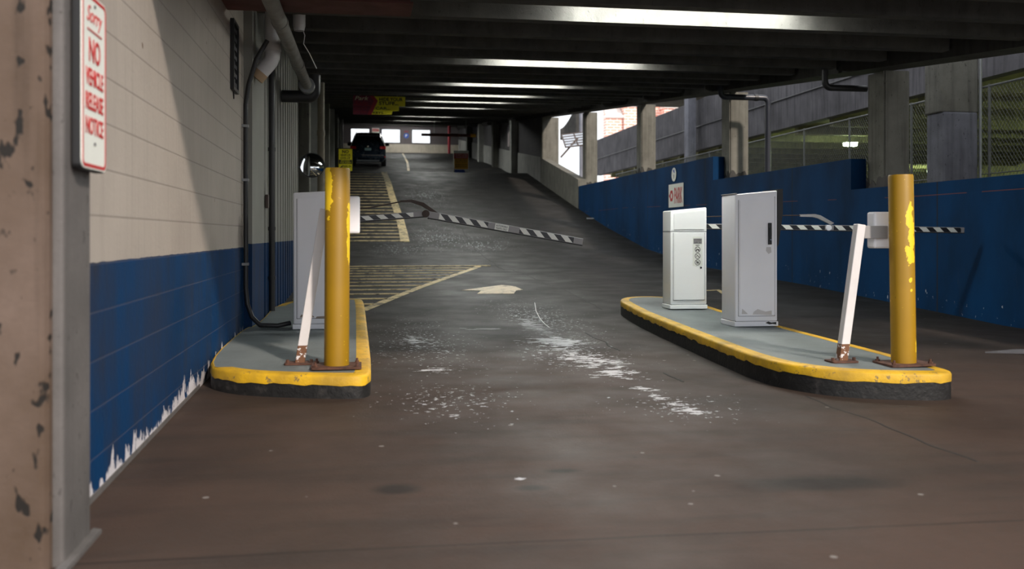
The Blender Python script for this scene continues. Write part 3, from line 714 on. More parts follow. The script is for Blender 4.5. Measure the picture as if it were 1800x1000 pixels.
mb = MB(); mb.bevelbox((-.004, .0, 1.475-zb-.0), (.02, D, 1.485-zb), .002); mb.build('top_lip', 'grey_alu', cb)
# small operator with arm
zs = ztop(3.45, 10.44)
cm, dm, W, D = cabinet('smaller white gate cabinet with prohibition sticker at the far end of the right island', 3.455, 3.885, 10.16, 10.44, zs, 1.365, 1.405, 'white2', 1.115)
MB().tube([(.355, -.016, .72-zs), (.355, -.010, .72-zs)], .012, 14).build('lock_cylinder', 'black', dm)
st = sign('warning_sticker', 'pale sticker with three black prohibition symbols on the smaller cabinet', 'sticker', (3.455+.315, 10.16-.0145, .905), 0)
flat(st, 'backing', rrect(.115, .33, .008), 'sign_white', -.0015, .0018)
flat(st, 'header_band', [(-.05, .085), (.05, .085), (.05, .145), (-.05, .145)], 'grey_alu', .0004, .001)
text('AUTOMOBILE', .09, .022, 'ink', st, 0, .13, .0016); text('TRAFFIC ONLY', .09, .022, 'ink', st, 0, .10, .0016); text('NO', .04, .018, 'ink', st, 0, .067, .0008, bold=.02)
for k, cy in enumerate((.02, -.052, -.124)):
    ringmesh(MB(), [(.033*math.cos(2*PI*i/28), cy+.033*math.sin(2*PI*i/28)) for i in range(28)], [(.027*math.cos(2*PI*i/28), cy+.027*math.sin(2*PI*i/28)) for i in range(28)], .0004, .001).build('prohibition_ring', 'ink', st)
    c45 = .7071
    mb = MB(); mb.prism([(-.022-.0*c45, cy+.019, .0004), (-.019, cy+.022, .0004), (.022, cy-.019, .0004), (.019, cy-.022, .0004)], (0, 0, .001)); mb.build('slash', 'ink', st)
    mb = MB()
    if k == 0: mb.tube([(-.014, cy-.008, 0), (-.014, cy-.008, .0012)], .008, 12).tube([(.013, cy-.008, 0), (.013, cy-.008, .0012)], .008, 12); mb.prism([(-.012, cy+.004, 0), (.016, cy+.006, 0), (.014, cy-.004, 0), (-.008, cy-.004, 0)], (0, 0, .0012))
    elif k == 1: mb.tube([(-.012, cy-.006, 0), (-.012, cy-.006, .0012)], .005, 12).tube([(.011, cy-.006, 0), (.011, cy-.006, .0012)], .005, 12); mb.prism([(-.006, cy+.008, 0), (.006, cy+.008, 0), (.003, cy-.004, 0)], (0, 0, .0012))
    else: mb.tube([(-.006, cy+.014, 0), (-.006, cy+.014, .0012)], .004, 10).tube([(.009, cy+.012, 0), (.009, cy+.012, .0012)], .004, 10); mb.prism([(-.014, cy+.008, 0), (.0, cy+.008, 0), (-.002, cy-.018, 0), (-.010, cy-.018, 0)], (0, 0, .0012)); mb.prism([(.004, cy+.006, 0), (.014, cy+.006, 0), (.016, cy-.016, 0), (.006, cy-.016, 0)], (0, 0, .0012))
    mb.build('pictogram', 'ink', st)

# ------------------------------------------------------------------ barrier arms
def armsec(parent, name, p0, p1, hgt, dep, mat, tapes, side=-1):
    """one beam section from p0 to p1 (x,z) in plane y=0 of parent, tapes = stripe ranges along its length"""
    dx, dz = p1[0]-p0[0], p1[1]-p0[1]; L = math.hypot(dx, dz)
    o = MB().bevelbox((0, -dep/2, -hgt/2), (L, dep/2, hgt/2), .006).build(name, mat, parent)
    o.location = (p0[0], 0, p0[1]); o.rotation_euler = (0, -math.atan2(dz, dx), 0)
    for a, b in tapes:
        q = MB().box((a, -dep/2-.0015, -hgt/2+.006), (b, -dep/2+.001, hgt/2-.006)).build('striped_tape', 'stripe' if AY < 9 else 'stripe_wide', o)
    MB().bevelbox((0, -dep/2-.004, -hgt/2-.007), (L, dep/2, -hgt/2+.002), .002).build('rubber_edge', 'black', o)
    return o, L
AY = 8.65
t = thing('barrier_arm', 'broken striped barrier arm drooping across the left lane', 'barrier arm', (0, AY, 1.25))
a1, L1 = armsec(t, 'inner_beam', (-.17, -.025), (.585, .035), .052, .05, 'grey_alu', [(.02, .655)])
a2, L2 = armsec(t, 'outer_beam', (.62, .028), (2.075, -.225), .064, .05, 'grey_alu', [(.10, .56), (.86, 1.385)])
lb = flat(a2, 'label_plate', [(.625, -.028), (.755, -.028), (.755, .028), (.625, .028)], 'sign_white'); lb.rotation_euler = (PI/2, 0, 0); lb.location = (0, -.026, 0)
for k, (s_, v) in enumerate((('AUTOMOBILE', .011), ('TRAFFIC ONLY', -.013))):
    tx = text(s_, .11, .017, 'ink', a2, .69, v, .0); tx.rotation_euler = (PI/2, 0, 0); tx.location = (0, -.029, 0)
MB().tube([(.595, -.045, .035), (.595, .03, .035)], .034, 18).build('hinge', 'brown_steel', t, True)
MB().prism([(.36, -.02, .155), (.47, -.02, .165), (.58, -.02, .135), (.72, -.02, .035), (.69, -.02, .025), (.56, -.02, .105), (.46, -.02, .14), (.36, -.02, .14)], (0, .03, 0)).build('link_bracket', 'brown_steel', t)
MB().tube([(-.15, .0, .06), (.10, .0, .09), (.38, .0, .148)], .006, 8).build('tension_rod', 'brown_steel', t, True)
AY = 10.30
t = thing('barrier_arm', 'straight striped barrier arm lowered across the right lane', 'barrier arm', (3.88, AY, 1.17))
a1, L1 = armsec(t, 'inner_beam', (.0, .02), (1.53, .005), .060, .05, 'grey_alu', [(.02, 1.50)])
a2, L2 = armsec(t, 'outer_beam', (1.56, .005), (3.30, -.022), .066, .05, 'grey_alu', [(.05, 1.69)])
MB().tube([(1.545, -.04, .005), (1.545, .03, .005)], .034, 16).build('hinge', 'white', t, True)
MB().prism([(1.20, -.02, .16), (1.38, -.02, .165), (1.45, -.02, .15), (1.62, -.02, .06), (1.58, -.02, .04), (1.42, -.02, .115), (1.36, -.02, .13), (1.20, -.02, .135)], (0, .03, 0)).build('link_bracket', 'grey_alu', t)
MB().tube([(.02, .0, .13), (.65, .0, .145), (1.25, .0, .15)], .006, 8).build('tension_rod', 'brown_steel', t, True)

# ------------------------------------------------------------------ right blue wall
mb = MB(); mb.prism([(XR, y, fz(7.5, y)-.25) for y in (-6, 4, 10, 13, 16, 20, 24, 28.3, 31.8)]+[(XR, 31.8, 2.78), (XR, 19.25, 2.78), (XR, 19.25, 2.27), (XR, 13.5, 2.27), (XR, 13.5, 1.79), (XR, -6, 1.79)], (.25, 0, 0))
# follow the ramp underneath
struct(mb.build('wall_right', 'blue_wall'))
struct(MB().box((7.75, 13.5, .2), (7.759, 31.8, 2.2)).build('trim_ledge', 'conc_dark'))
struct(MB().prism([(XR-.02, 31.82, 1.7), (XR-.02, 38.4, 2.9), (XR-.02, 38.4, 4.28), (XR-.02, 31.82, 3.02)], (.3, 0, 0)).build('wall_right_parapet', 'conc'))
COLS = [13.0, 18.95, 25.3, 31.85, 38.4]
lab = ['concrete column with chipped base rising behind the right bollard', 'concrete column on the blue wall step with a black pipe in front', 'concrete column on the blue wall above left of the small cabinet', 'concrete column at the far end of the blue wall', 'concrete column beyond the grey parapet, right of the slit-window bay']
for k, y in enumerate(COLS):
    zb_ = [-.15, -.15, -.15, -.15, 2.9][k]
    t = thing('concrete_column', lab[k], 'column', (7.75, y, zb_), (0, 0, 0), 'columns on the right hand wall')
    x0 = 7.76 if k < 4 else 7.5
    b = bmesh.new(); vs = bmesh.ops.create_cube(b, size=1)['verts']
    for v in vs: v.co = Vector((x0+.21+v.co.x*.42 if k < 4 else x0+.35+v.co.x*.7, y+.24+v.co.y*.48, (zb_+ez(y)-.05)/2+v.co.z*(ez(y)-.05-zb_)))
    if k < 4 and k != 1: pass
    bmesh.ops.bevel(b, geom=[e for e in b.edges if abs((e.verts[0].co-e.verts[1].co).z) > .5], offset=.025, segments=2, affect='EDGES')
    MB().add(b).build('shaft', 'conc', t, world=True)
    if k < 4:
        z1 = [1.75, 2.235, 2.745, 2.745][k]; mb = MB(); hh = .26; random.seed(k)
        P = [(x0-.012, y-.012)]; 
        n = 9; a = []
        for i in range(n+1): a.append((x0-.008+i*.44/n, z1+.10+random.random()*.16))
        mb.prism([(x0-.008, y-.010, z1)]+[(p, y-.010, q) for p, q in a]+[(x0+.432, y-.010, z1)], (0, .02, 0))
        a = [(y+.5-i*.5/n, z1+.05+random.random()*.18) for i in range(n+1)]
        mb.prism([(x0-.01, y+.49, z1)]+[(x0-.01, p, q) for p, q in a]+[(x0-.01, y-.01, z1)], (.02, 0, 0))
        mb.build('chipped_base', 'pillar_side' if k == 0 else 'conc_dark', t, world=True)
# far right bays: pale lower panels, dark block above, pilasters
ybay = [38.9, 45.0, 51.3, 57.6, 63.9, 72.2]
for k in range(5):
    a, b = ybay[k], ybay[k+1]
    za, zb_ = fz(7, a)-.3, fz(7, b)-.3
    struct(MB().prism([(XR, a, za), (XR, b, zb_), (XR, b, zb_+1.35), (XR, a, za+1.35)], (.2, 0, 0)).build('wall_right_panel', 'panel_white'))
    if k == 1:
        w0, w1 = 47.0, 48.0; q = lambda y: fz(7, y)
        for (y0, y1) in ((a, w0), (w1, b)): struct(MB().prism([(XR+.05, y0, q(y0)+.9), (XR+.05, y1, q(y1)+.9), (XR+.05, y1, cz(y1)), (XR+.05, y0, cz(y0))], (.2, 0, 0)).build('wall_right_block', 'block_dark'))
        struct(MB().box((XR+.05, w0, q(w0)+.9), (XR+.25, w1, 5.65)).build('wall_right_block', 'block_dark'))
        struct(MB().box((XR+.05, w0, 6.75), (XR+.25, w1, 7.3)).build('wall_right_block', 'block_dark'))
    else:
        struct(MB().prism([(XR+.05, a, za+1.2), (XR+.05, b, zb_+1.2), (XR+.05, b, cz(b)), (XR+.05, a, cz(a))], (.2, 0, 0)).build('wall_right_block', 'block_dark'))
    if k:
        o = MB().bevelbox((XR-.30, a-.3, fz(7, a)-.05), (XR+.1, a+.25, cz(a)-.1), .02).build('concrete_column', 'panel_white' if k % 2 else 'conc')
        tag(o, ['', 'pale concrete pilaster right of the standing red and yellow sign', 'concrete pilaster behind the standing red and yellow sign', 'concrete pilaster left of the standing sign, under the clearance bar end', 'last concrete pilaster of the right side near the end wall'][k], 'column', 'far right pilasters up the ramp')
# far end wall
YE = 72.2; zf0 = 7.3; wins = [(-.72, .74), (1.60, 3.06), (3.90, 5.36)]; z0, z1 = 8.10, 9.20
struct(MB().box((-2.0, YE, zf0-.4), (8.0, YE+.25, 8.04)).build('wall_back', 'far_lower'))
mb = MB(); xs_ = [-2.0]+[v for w_ in wins for v in w_]+[8.0]
for i in range(0, len(xs_), 2): mb.box((xs_[i], YE+.04, 8.04), (xs_[i+1], YE+.25, 10.2))
for a, b in wins: mb.box((a, YE+.04, z1), (b, YE+.25, 10.2)); mb.box((a, YE+.04, 8.04), (b, YE+.25, z0))
struct(mb.build('wall_back_upper', 'block_far'))
for k, (a, b) in enumerate(wins):
    mb = MB()
    for p, q in (((a, z0), (a+.05, z1)), ((b-.05, z0), (b, z1)), ((a, z0), (b, z0+.05)), ((a, z1-.05), (b, z1))): mb.box((p[0], YE+.02, p[1]), (q[0], YE+.1, q[1]))
    struct(mb.build('window_%d' % (k+1), 'black'))
o = MB().tube([(6.62, 70.5, fz(6, 70.5)), (6.62, 70.5, cz(70.5))], .10, 12).build('red_pipe', 'red2', None, True); tag(o, 'red vertical standpipe near the right of the end wall', 'pipe')
o = MB().tube([(-.99, 54, fz(0, 54)), (-.99, 54, cz(54)-.05)], .06, 10).build('far_post', 'pvc', None, True); tag(o, 'thin pale vertical post beside the left wall near the car', 'post')
s = sign('wall_sign', 'small red and white sign between the first two windows of the end wall', 'sign', (1.18, YE+.0, 8.85), 0)
flat(s, 'panel', rrect(.55, .75, .02), 'sign_white', 0, .01); flat(s, 'red_band', [(-.24, .12), (.24, .12), (.24, .33), (-.24, .33)], 'red', .01, .004)
text('EXIT', .36, .13, 'sign_white', s, 0, .22, .015)
s = sign('round_wall_sign', 'round blue sign between the second and third windows of the end wall', 'sign', (3.5, YE+.0, 8.68), 0)
MB().tube([(0, 0, 0), (0, 0, .02)], .20, 20).build('disc', 'blue_ink', s); text('P', .13, .2, 'sign_white', s, 0, 0, .022)
flat(s, 'red_cap', [(-.16, .26), (.16, .26), (.16, .38), (-.16, .38)], 'maroon', 0, .01)

# ------------------------------------------------------------------ right: pipes, far columns, fence, deck
t = thing('drain_pipe', 'black pipe bending down in front of the second right-hand column', 'pipe', (7.8, 18.5, 2.8))
P = [(7.30, 18.3, cz(18.3)-.02)]+arc((7.40, 18.3, 4.02), .10, PI, 1.5*PI, (1, 0, 0), (0, 0, 1), 6)+arc((8.22, 18.3, 3.82), .10, PI/2, 0, (1, 0, 0), (0, 0, 1), 6)+[(8.32, 18.3, 2.0)]
MB().tube(P, .06, 16).build('pipe', 'pipe_blue', t, True, True)
MB().tube([(8.02, 18.3, 3.92), (8.10, 18.3, 3.92)], .07, 16).build('joint_collar', 'pipe_black', t, True, True)
t = thing('drain_pipe', 'black pipe under the ceiling edge entering the column behind the right bollard', 'pipe', (7.3, 13.8, 3.4))
P = [(7.20, 13.75, cz(13.7)-.02)]+arc((7.30, 13.75, 3.50), .10, PI, 1.5*PI, (1, 0, 0), (0, 0, 1), 6)+[(7.9, 13.75, 3.40)]
MB().tube(P, .05, 16).build('pipe', 'pipe_black', t, True, True)
o = MB().bevelbox((9.0, 13.4, -.15), (9.6, 13.85, 3.02), .03).build('shaft', 'conc_blue')
t = thing('concrete_column', 'broad pale concrete column with wider head behind the blue wall at right', 'column', (9.3, 13.6, -.15)); o.parent = t; o.data.transform(Matrix.Translation((-9.3, -13.6, .15)))
MB().bevelbox((8.98, 13.42, 3.02), (9.62, 13.87, 5.4), .02).build('head', 'conc', t, world=True)
MB().tube([(9.62, 13.38, 1.0), (9.62, 13.38, 4.6)], .025, 8).build('side_conduit', 'steel', t, True, True)
for k, (x, y, lb_) in enumerate(((11.5, 31.9, 'narrow bluish concrete column in front of the dark upper parapet'),)):
    o = MB().bevelbox((x, y, -.15 if k < 1 else 4.45), (x+.30+.3*k, y+.42, 6.9), .02).build('concrete_column', 'conc_blue'); tag(o, lb_, 'column')
# chain-link fence
FX = 9.72
t = thing('chain_link_fence', 'chain-link fence behind the blue wall and its columns', 'fence', (FX, 20, 0))
zb0, zt0 = 1.2, 3.42
mb = MB(); H_ = zt0-zb0; y = 9.2-H_
def bar(mb, a, b, w_=.003):
    vs = [mb.b.verts.new(p+Vector(d)) for p in (Vector(a), Vector(b)) for d in ((-w_, 0, 0), (w_, -w_, 0), (w_, w_, 0))]
    for i in range(3): mb.b.faces.new((vs[i], vs[(i+1) % 3], vs[3+(i+1) % 3], vs[3+i]))
while y < 33:
    for sgn in (1, -1):
        ya, yb = (y, y+H_*.8) if sgn > 0 else (y+H_*.8, y); za, zb_ = zb0, zt0
        ymin = 9.6
        if max(ya, yb) < ymin: continue
        if min(ya, yb) < ymin:
            tt = (ymin-ya)/(yb-ya); zc = za+tt*(zb_-za)
            if ya < ymin: ya, za = ymin, zc
            else: yb, zb_ = ymin, zc
        bar(mb, (FX+.002*sgn, ya, za), (FX+.002*sgn, yb, zb_))
    y += .075
mb.build('wire_mesh', 'fence', t, world=True)
MB().tube([(FX, 9.6, zt0), (FX, 35, zt0)], .018, 8).build('top_rail', 'fence', t, True, True)
MB().tube([(FX, 9.6, 2.05), (FX, 35, 2.05)], .010, 8).build('mid_rail', 'fence', t, True, True)
for y in [9.62, 11.6, 13.3, 15.4, 17.55, 19.5, 21.4, 23.3, 25.2, 27.1, 29, 30.9, 32.8, 34.9]: MB().tube([(FX, y, -.15), (FX, y, zt0+.03)], .022, 8).build('post', 'fence', t, True, True)
# neighbouring deck
t = thing('parking_deck', 'neighbouring raised parking deck with tall concrete parapet beyond the fence', 'parking deck', (12, 25, 4))
MB().box((12.0, 8, 4.15), (12.28, 47, 5.95)).build('parapet', 'parapet', t, world=True)
MB().tube([(11.97, 8, 5.02-.0), (11.97, 30, 4.98), (11.97, 47, 4.98)], .022, 8).build('conduit', 'pipe_black', t, True, True)
MB().box((12.28, 8, 4.2), (27, 47, 4.45)).build('deck_slab', 'garage', t, world=True)
mb = MB()
for y in range(9, 47, 2): mb.box((12.28, y, 3.95), (27, y+.2, 4.2))
mb.build('deck_ribs', 'garage', t, world=True)
MB().box((12.0, 8, 6.9), (27, 41, 7.2)).build('upper_slab', 'conc_blue', t, world=True)
MB().box((12.0, 8, -.2), (27, 47, 1.0)).build('lower_slab', 'garage', t, world=True)
MB().box((26.8, 8, 1.0), (27, 47, 7)).build('rear_wall', 'garage', t, world=True)
MB().box((12, 7.8, -.2), (27, 8.05, 7)).build('end_wall', 'garage', t, world=True)
MB().box((17.0, 46.8, -.2), (27, 47, 4.2)).build('far_end_wall', 'garage', t, world=True)
for k, (x, y) in enumerate(((14.2, 25.6), (16.5, 14.5), (24, 36), (20, 20))):
    o = thing('garage_lamp', ['small bright lamp glowing behind the fence between two columns', 'greenish lamp under the neighbouring deck behind the broad column', 'greenish lamp deep under the neighbouring deck by its far wall', 'greenish lamp deep under the neighbouring deck'][k], 'lamp', (x, y, 3.70))
    q = .17 if k == 0 else .5; MB().bevelbox((-q, -.12, .0), (q, .12, .09), .03).build('lens', 'tube2', o); MB().box((-q-.02, -.14, .09), (q+.02, .14, .12)).build('housing', 'white', o)
    MB().tube([(0, 0, .12), (0, 0, .48)], .012, 6).build('stem', 'steel', o)
# unseen slab added over the strip by the broad column to block the sun
struct(MB().prism([(7.9, 3.0, 5.4), (7.9, 12.2, 5.4), (11.95, 12.2, 5.4), (11.95, 3.0, 5.4)], (0, 0, .3)).build('sun_blocking_slab', 'conc_dark'))
# brick building beyond
t = thing('brick_building', 'sunlit washed-out red brick building seen beyond the parapet', 'building', (24, 80, 0))
MB().box((21.6, 80, 0), (45, 82, 24)).build('wall', 'brick', t, world=True)
MB().box((21.1, 79.2, 0), (22.6, 80, 11.3)).build('buttress', 'brick', t, world=True)
MB().box((21.0, 79.0, 11.3), (22.7, 80, 11.5)).prism([(21.1, 79.1, 11.5), (22.6, 79.1, 11.5), (22.6, 80, 12.2), (21.1, 80, 12.2)], (0, .01, 0)).build('buttress_cap', 'stone', t, world=True)
MB().box((22.65, 78.9, 0), (24.6, 80, 12.3)).build('buttress', 'brick', t, world=True)
MB().box((22.55, 78.7, 12.3), (24.7, 80, 12.5)).prism([(22.6, 78.8, 12.5), (24.6, 78.8, 12.5), (24.6, 80, 13.4), (22.6, 80, 13.4)], (0, .01, 0)).build('buttress_cap', 'stone', t, world=True)
MB().box((26.3, 78.9, 0), (29, 80, 12.2)).build('buttress', 'brick', t, world=True)
MB().box((26.2, 78.7, 12.2), (29.1, 80, 12.5)).build('buttress_cap', 'stone', t, world=True)
# curved ramp and canopy in the gap
t = thing('curved_ramp', 'dark curved concrete ramp wall seen through the opening past the grey parapet', 'ramp', (13.6, 60, 0))
mb = MB(); P = []
for i in range(13):
    u = i/12; P.append((12.9+1.6*u, 60-.6*u, 7.3+.3*u))
for i in range(12):
    a, b = P[i], P[i+1]; mb.prism([a, b, (b[0], b[1], b[2]+.7+3.2*((i+1)/12)**1.7), (a[0], a[1], a[2]+.7+3.2*(i/12)**1.7)], (.2, .1, 0))
mb.build('ramp_wall', 'conc_dark', t, False, True)
MB().box((13.9, 58.4, 0), (14.3, 58.8, 11.2)).build('support_column', 'conc_blue', t, world=True)
t = thing('glass_canopy', 'glass canopy with dark steel bars seen through the opening past the grey parapet', 'canopy', (14, 55, 6))
mb = MB(); A, B = Vector((12.05, 54.5, 6.3)), Vector((13.6, 54.5, 6.5)); up = Vector((.3, 2.5, 1.0))
for k in range(6): q = A+up*k/5; r_ = B+up*k/5; mb.tube([q, r_], .05, 6)
for k in range(3): q = A.lerp(B, k/2); mb.tube([q, q+up], .05, 6)
mb.tube([(11.75, 54.4, 5.7), (12.9, 55, 6.9)], .06, 8).tube([(13.55, 54.5, -.15), (13.55, 54.5, 6.5)], .06, 8); mb.build('steel_frame', 'brown_steel', t, False, True)
MB().prism([A, B, B+up, A+up], (0, 0, -.02)).build('panes', 'canopy', t, world=True)

# ------------------------------------------------------------------ signs
# hanging park sign
YS = 26.5
s = sign('hanging_sign', 'stepped yellow and maroon safety sign hanging from the ceiling beams', 'sign', (.0, YS, 4.70), 0)
x0, x1 = -.19, 1.27
def X(u): return (u-613)/92*1.46-.19
def Z(v): return -(v-181.5)/92*1.46*1.0
def quad(name, pts, mat, z, t=.01): return flat(s, name, [(X(u), Z(v)) for u, v in pts], mat, z, t)
quad('yellow_panel', [(613, 165), (704, 165), (704, 181.5), (693, 182), (693, 190), (682, 190.5), (680, 197), (613, 197)], 'yellow_sign', 0, .03)
quad('maroon_panel', [(613, 164.5), (642, 164.5), (650, 173), (639, 197.5), (613, 197.5)], 'maroon', .03)
quad('red_chevron', [(642, 164.5), (649, 164.5), (656, 173), (645, 197.5), (638, 197.5), (649, 173)], 'red2', .032)
flat(s, 'divider', [(X(613), Z(181)), (X(645), Z(181)), (X(645), Z(181.8)), (X(613), Z(181.8))], 'red2', .041, .002)
sc2 = 1.46/92
text('Park', 24*sc2, 7*sc2, 'cream_ink', s, X(628), Z(169), .045, shear=.3, bold=.01); text('Safe', 24*sc2, 7*sc2, 'red2', s, X(627), Z(177), .045, shear=.3)
text('HIDE YOUR', 41*sc2, 6*sc2, 'ink', s, X(679), Z(170), .034, bold=.02); text('STUFF...', 34*sc2, 6*sc2, 'ink', s, X(675), Z(177), .034, bold=.02)
text('CAR...', 26*sc2, 4.6*sc2, 'ink', s, X(665), Z(186), .034, bold=.02); text('KEYS...', 23*sc2, 4*sc2, 'ink', s, X(659), Z(194), .034, bold=.01)
text('LOCK YOUR', 22*sc2, 3.6*sc2, 'red2', s, X(626), Z(186), .045); text('TAKE YOUR', 22*sc2, 3.6*sc2, 'red2', s, X(625), Z(193), .045)
for u in (625, 690): MB().tube([(X(u), Z(165), .01), (X(u), Z(157), .01)], .01, 6).build('hanger_rod', 'steel', s)
# black and yellow notice
s = sign('height_notice', 'yellow and black notice on a post beside the left wall, behind the left bollard', 'sign', (-.49, 32.6, 3.68), 0)
flat(s, 'frame', [(-.27, -.42), (.25, -.42), (.25, .38), (-.27, .38)], 'black', -.03, .03)
flat(s, 'panel', [(-.23, -.40), (.23, -.40), (.23, .35), (-.23, .35)], 'yellow_sign', 0, .008)
text('NO', .22, .11, 'ink', s, 0, .26, .010, bold=.03); text('VEHICLES', .34, .08, 'ink', s, 0, .14, .010, bold=.02); text('OVER 6\'8"', .34, .08, 'ink', s, 0, .04, .010, bold=.02)
flat(s, 'black_band', [(-.22, -.16), (.22, -.16), (.22, -.02), (-.22, -.02)], 'black', .008, .003)
text('BEYOND', .3, .05, 'yellow_sign', s, 0, -.055, .013, bold=.02); text('THIS POINT', .38, .05, 'yellow_sign', s, 0, -.12, .013, bold=.02)
text('PARK IN', .3, .07, 'ink', s, .04, -.24, .010, bold=.02); text('REAR', .2, .07, 'ink', s, .04, -.34, .010, bold=.02)
flat(s, 'arrow_mark', [(-.20, -.30), (-.11, -.22), (-.11, -.30)], 'ink', .008, .002)
MB().tube([(-.25, .38, -.05), (-.25, -1.45, -.05)], .03, 10).build('post', 'black', s)
# standing red/yellow sign
p = px(859, 299); YQ = 46.3
s = sign('standing_sign', 'red and yellow warning board with blue foot standing past the ramp crest', 'sign', (4.95, YQ, 4.64), 0)
def Q(u, v): return ((u-859)/28*.80, (285-v)/28*.80)
flat(s, 'board', [Q(845.5, 302.5), Q(872, 302.5), Q(872, 263), Q(845.5, 263)], 'sign_white', 0, .03)
flat(s, 'red_panel', [Q(846.5, 277), Q(871, 277), Q(871, 268), Q(846.5, 268)], 'red', .03, .004)
flat(s, 'yellow_panel', [Q(847, 295), Q(871, 295), Q(871, 277), Q(847, 277)], 'amber', .03, .004)
flat(s, 'blue_panel', [Q(847, 302), Q(867, 302), Q(864, 296), Q(847, 296)], 'blue_ink', .03, .004)
text('DON\'T LOSE', .60, .08, 'sign_white', s, *Q(859, 270.5), .036); text('YOUR STUFF', .60, .08, 'sign_white', s, *Q(859, 274.5), .036)
for k, w_ in enumerate(('PLEASE TAKE', 'YOUR TICKET', 'AND KEYS', 'WITH YOU')): text(w_, .6, .07, 'ink', s, *Q(859, (279.5, 283, 287.5, 291)[k]), .036)
for q in (-.36, .32): MB().box((q, -.56, -.25), (q+.04, -.50, .02)).build('foot', 'black', s)
# park sign on blue wall
s = sign('park_sign', 'white rectangular sign with red arrow symbol and PARK on the blue wall', 'sign', (XR-.012, 21.6, 2.04), -PI/2)
flat(s, 'panel', rrect(1.06, .56, .02), 'sign_white', 0, .008); text('PARK', .56, .38, 'red', s, .18, 0, .010, bold=.02)
ringmesh(MB(), [(-.32+.14*math.cos(2*PI*i/6), .15*math.sin(2*PI*i/6)) for i in range(6)], [(-.32+.065*math.cos(2*PI*i/6), .07*math.sin(2*PI*i/6)) for i in range(6)], .008, .002).build('red_symbol', 'red', s)
MB().prism([(-.50, 0, .0085), (-.45, .05, .0085), (-.45, -.05, .0085)], (0, 0, .002)).build('arrow_tip', 'red', s)
s = sign('round_badge', 'small oval white badge on the blue wall above the PARK sign', 'sign', (XR-.012, 21.75, 2.55), -PI/2)
MB().tube([(0, 0, 0), (0, 0, .008)], .165, 28).build('disc', 'sign_white', s)
flat(s, 'dark_mark', [(-.06, .10), (.03, .12), (.06, .03), (0, .05)], 'blue_ink', .008, .002); flat(s, 'lower_mark', [(-.02, -.1), (.02, -.1), (.03, .0), (-.03, .0)], 'grey_alu', .008, .002)
# clearance bar
t = thing('clearance_bar', 'dark red height clearance bar with amber end hanging far up the ramp', 'clearance bar', (4.65, 50, 6.4))
MB().tube([(3.22, 50, 6.42), (5.85, 50, 6.42)], .075, 14).build('bar', 'rust_red', t, True, True)
MB().tube([(5.85, 50, 6.42), (6.12, 50, 6.42)], .09, 14).build('amber_end', 'amber', t, True, True)['label'] = 'amber end cap'
for x in (3.9, 5.6): MB().tube([(x, 50, 6.48), (x, 50, cz(50)+.05)], .015, 6).build('hanger_chain', 'steel', t, world=True)
# litter
p = px(1037, 385); t = MB().prism([(p.x-.12, p.y-.06, p.z), (p.x+.12, p.y-.05, p.z), (p.x+.08, p.y+.08, p.z), (p.x-.10, p.y+.05, p.z)], (0, .0, .04)).build('paper_scrap', 'white2'); tag(t, 'scrap of white paper lying on the ramp near the blue wall end', 'litter')
p = px(1770, 620); t = MB().prism([(p.x-.22, p.y, p.z+.002), (p.x+.1, p.y-.12, p.z+.002), (p.x+.55, p.y-.02, p.z+.002), (p.x+.2, p.y+.14, p.z+.002)], (0, 0, .012)).build('metal_plate', 'seam'); tag(t, 'flat grey metal plate lying on the right lane floor', 'plate')

# ------------------------------------------------------------------ parked car
yc = 50.3; sl = math.atan((7.4-4.67)/22)
t = thing('parked_car', 'dark blue sport utility car parked up the ramp, rear towards the camera', 'car', (.42, yc, fz(0, yc)), (sl, 0, R(-1)))
ST = [(0.0, .42, .80, .80, .55, .70), (.06, .30, .90, .92, .50, .80), (.18, .26, .93, 1.02, .56, 1.10), (.45, .26, .94, 1.05, .66, 1.62), (.9, .26, .95, 1.03, .69, 1.72), (1.8, .26, .955, 1.0, .70, 1.76), (2.7, .26, .95, .98, .68, 1.72), (3.3, .26, .95, .98, .62, 1.35), (3.8, .26, .93, .97, .74, 1.02), (4.4, .28, .90, .88, .70, .90), (4.7, .40, .78, .70, .60, .75)]
def sect(mb, y, zb_, w_, zs, wr, zr):
    pts = [(w_*.86, zb_), (w_*.98, zb_+.12), (w_, .58), (w_*.99, .80), (w_*.95, max(zs, .82)), (wr+.05*(w_-wr), zr-.08), (wr*.93, zr-.015), (wr*.5, zr+.012)]
    pts = pts+[(-a, b) for a, b in pts[::-1]]
    return [mb.b.verts.new((a, y, b)) for a, b in pts]
mb = MB(); L = [sect(mb, *q) for q in ST]
for a, b in zip(L[:-1], L[1:]):
    for i in range(len(a)): j = (i+1) % len(a); mb.b.faces.new((a[i], a[j], b[j], b[i]))
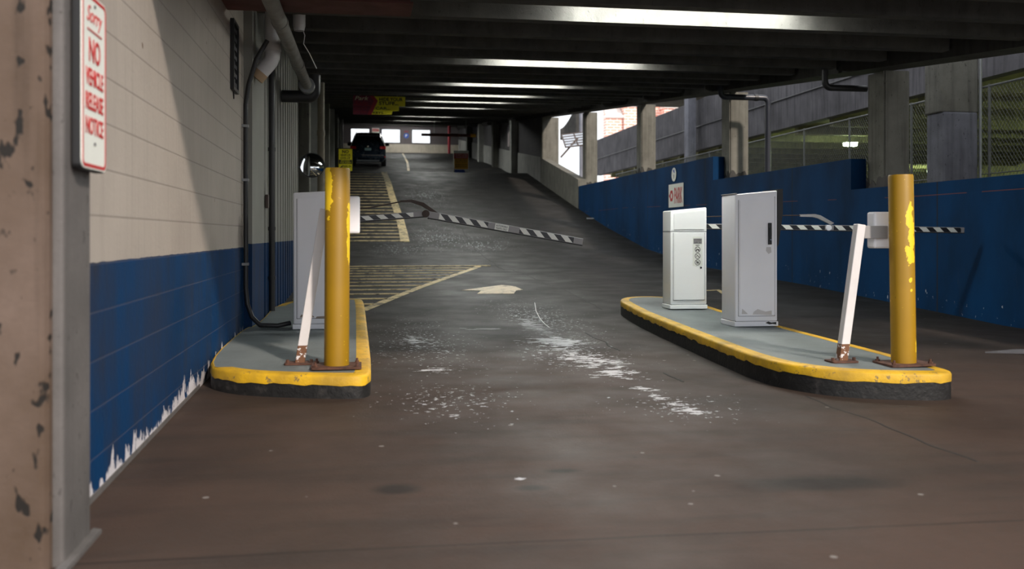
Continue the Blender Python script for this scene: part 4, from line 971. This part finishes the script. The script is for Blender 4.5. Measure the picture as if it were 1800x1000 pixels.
mb.b.faces.new(L[0]); mb.b.faces.new(L[-1][::-1]); mb.build('body', 'car', t, True)
MB().prism([(-.68, .235, 1.10), (.68, .235, 1.10), (.60, .445, 1.57), (-.60, .445, 1.57)], (0, -.03, .005)).build('rear_window', 'glass', t)
MB().prism([(-.64, .33, 1.62), (.64, .33, 1.62), (.62, .62, 1.73), (-.62, .62, 1.73)], (0, 0, .035)).build('roof_spoiler', 'car', t)
for sx in (-1, 1):
    MB().prism([(sx*.935, .75, 1.06), (sx*.925, 3.0, 1.04), (sx*.75, 2.6, 1.60), (sx*.72, .85, 1.60)], (sx*.02, 0, 0)).build('side_window', 'glass', t)
    MB().prism([(sx*.93, .10, .93), (sx*.62, .03, .95), (sx*.64, .09, 1.08), (sx*.93, .20, 1.08)], (0, -.03, 0)).build('tail_light', 'tail', t)
    MB().bevelbox((sx*.80-.12, -.02, .50), (sx*.80+.12, .04, .56), .01).build('reflector', 'tail', t)
    MB().bevelbox((sx*1.03-.11, 2.45, 1.02), (sx*1.03+.11, 2.60, 1.20), .04).build('wing_mirror', 'black', t)
    MB().tube([(sx*.64, .8, 1.77), (sx*.64, 2.5, 1.79)], .018, 8).build('roof_rail', 'car_trim', t)
MB().bevelbox((-.17, .0, .86), (.17, .03, .99), .008).build('licence_plate', 'plate', t)
MB().tube([(0, .10, 1.06), (0, .07, 1.06)], .045, 14).build('badge', 'chrome', t)
MB().bevelbox((-.86, -.05, .42), (.86, .10, .62), .04).build('bumper', 'car', t, True)
MB().bevelbox((-.60, -.04, .28), (.60, .08, .36), .02).build('skid_plate', 'car_trim', t)
MB().bevelbox((-.35, -.065, .60), (.75, -.03, .63), .01).build('bumper_trim', 'chrome', t)
for sx in (-1, 1):
    for yw in (.75, 3.7):
        wq = MB().tube([(sx*.70, yw, .36), (sx*.94, yw, .36)], .36, 26).build('wheel', 'rubber', t, True)
        MB().tube([(sx*.935, yw, .36), (sx*.955, yw, .36)], .22, 20).build('rim', 'car_trim', wq)
MB().box((-.75, .3, .22), (.75, 4.2, .34)).build('underbody', 'black', t)
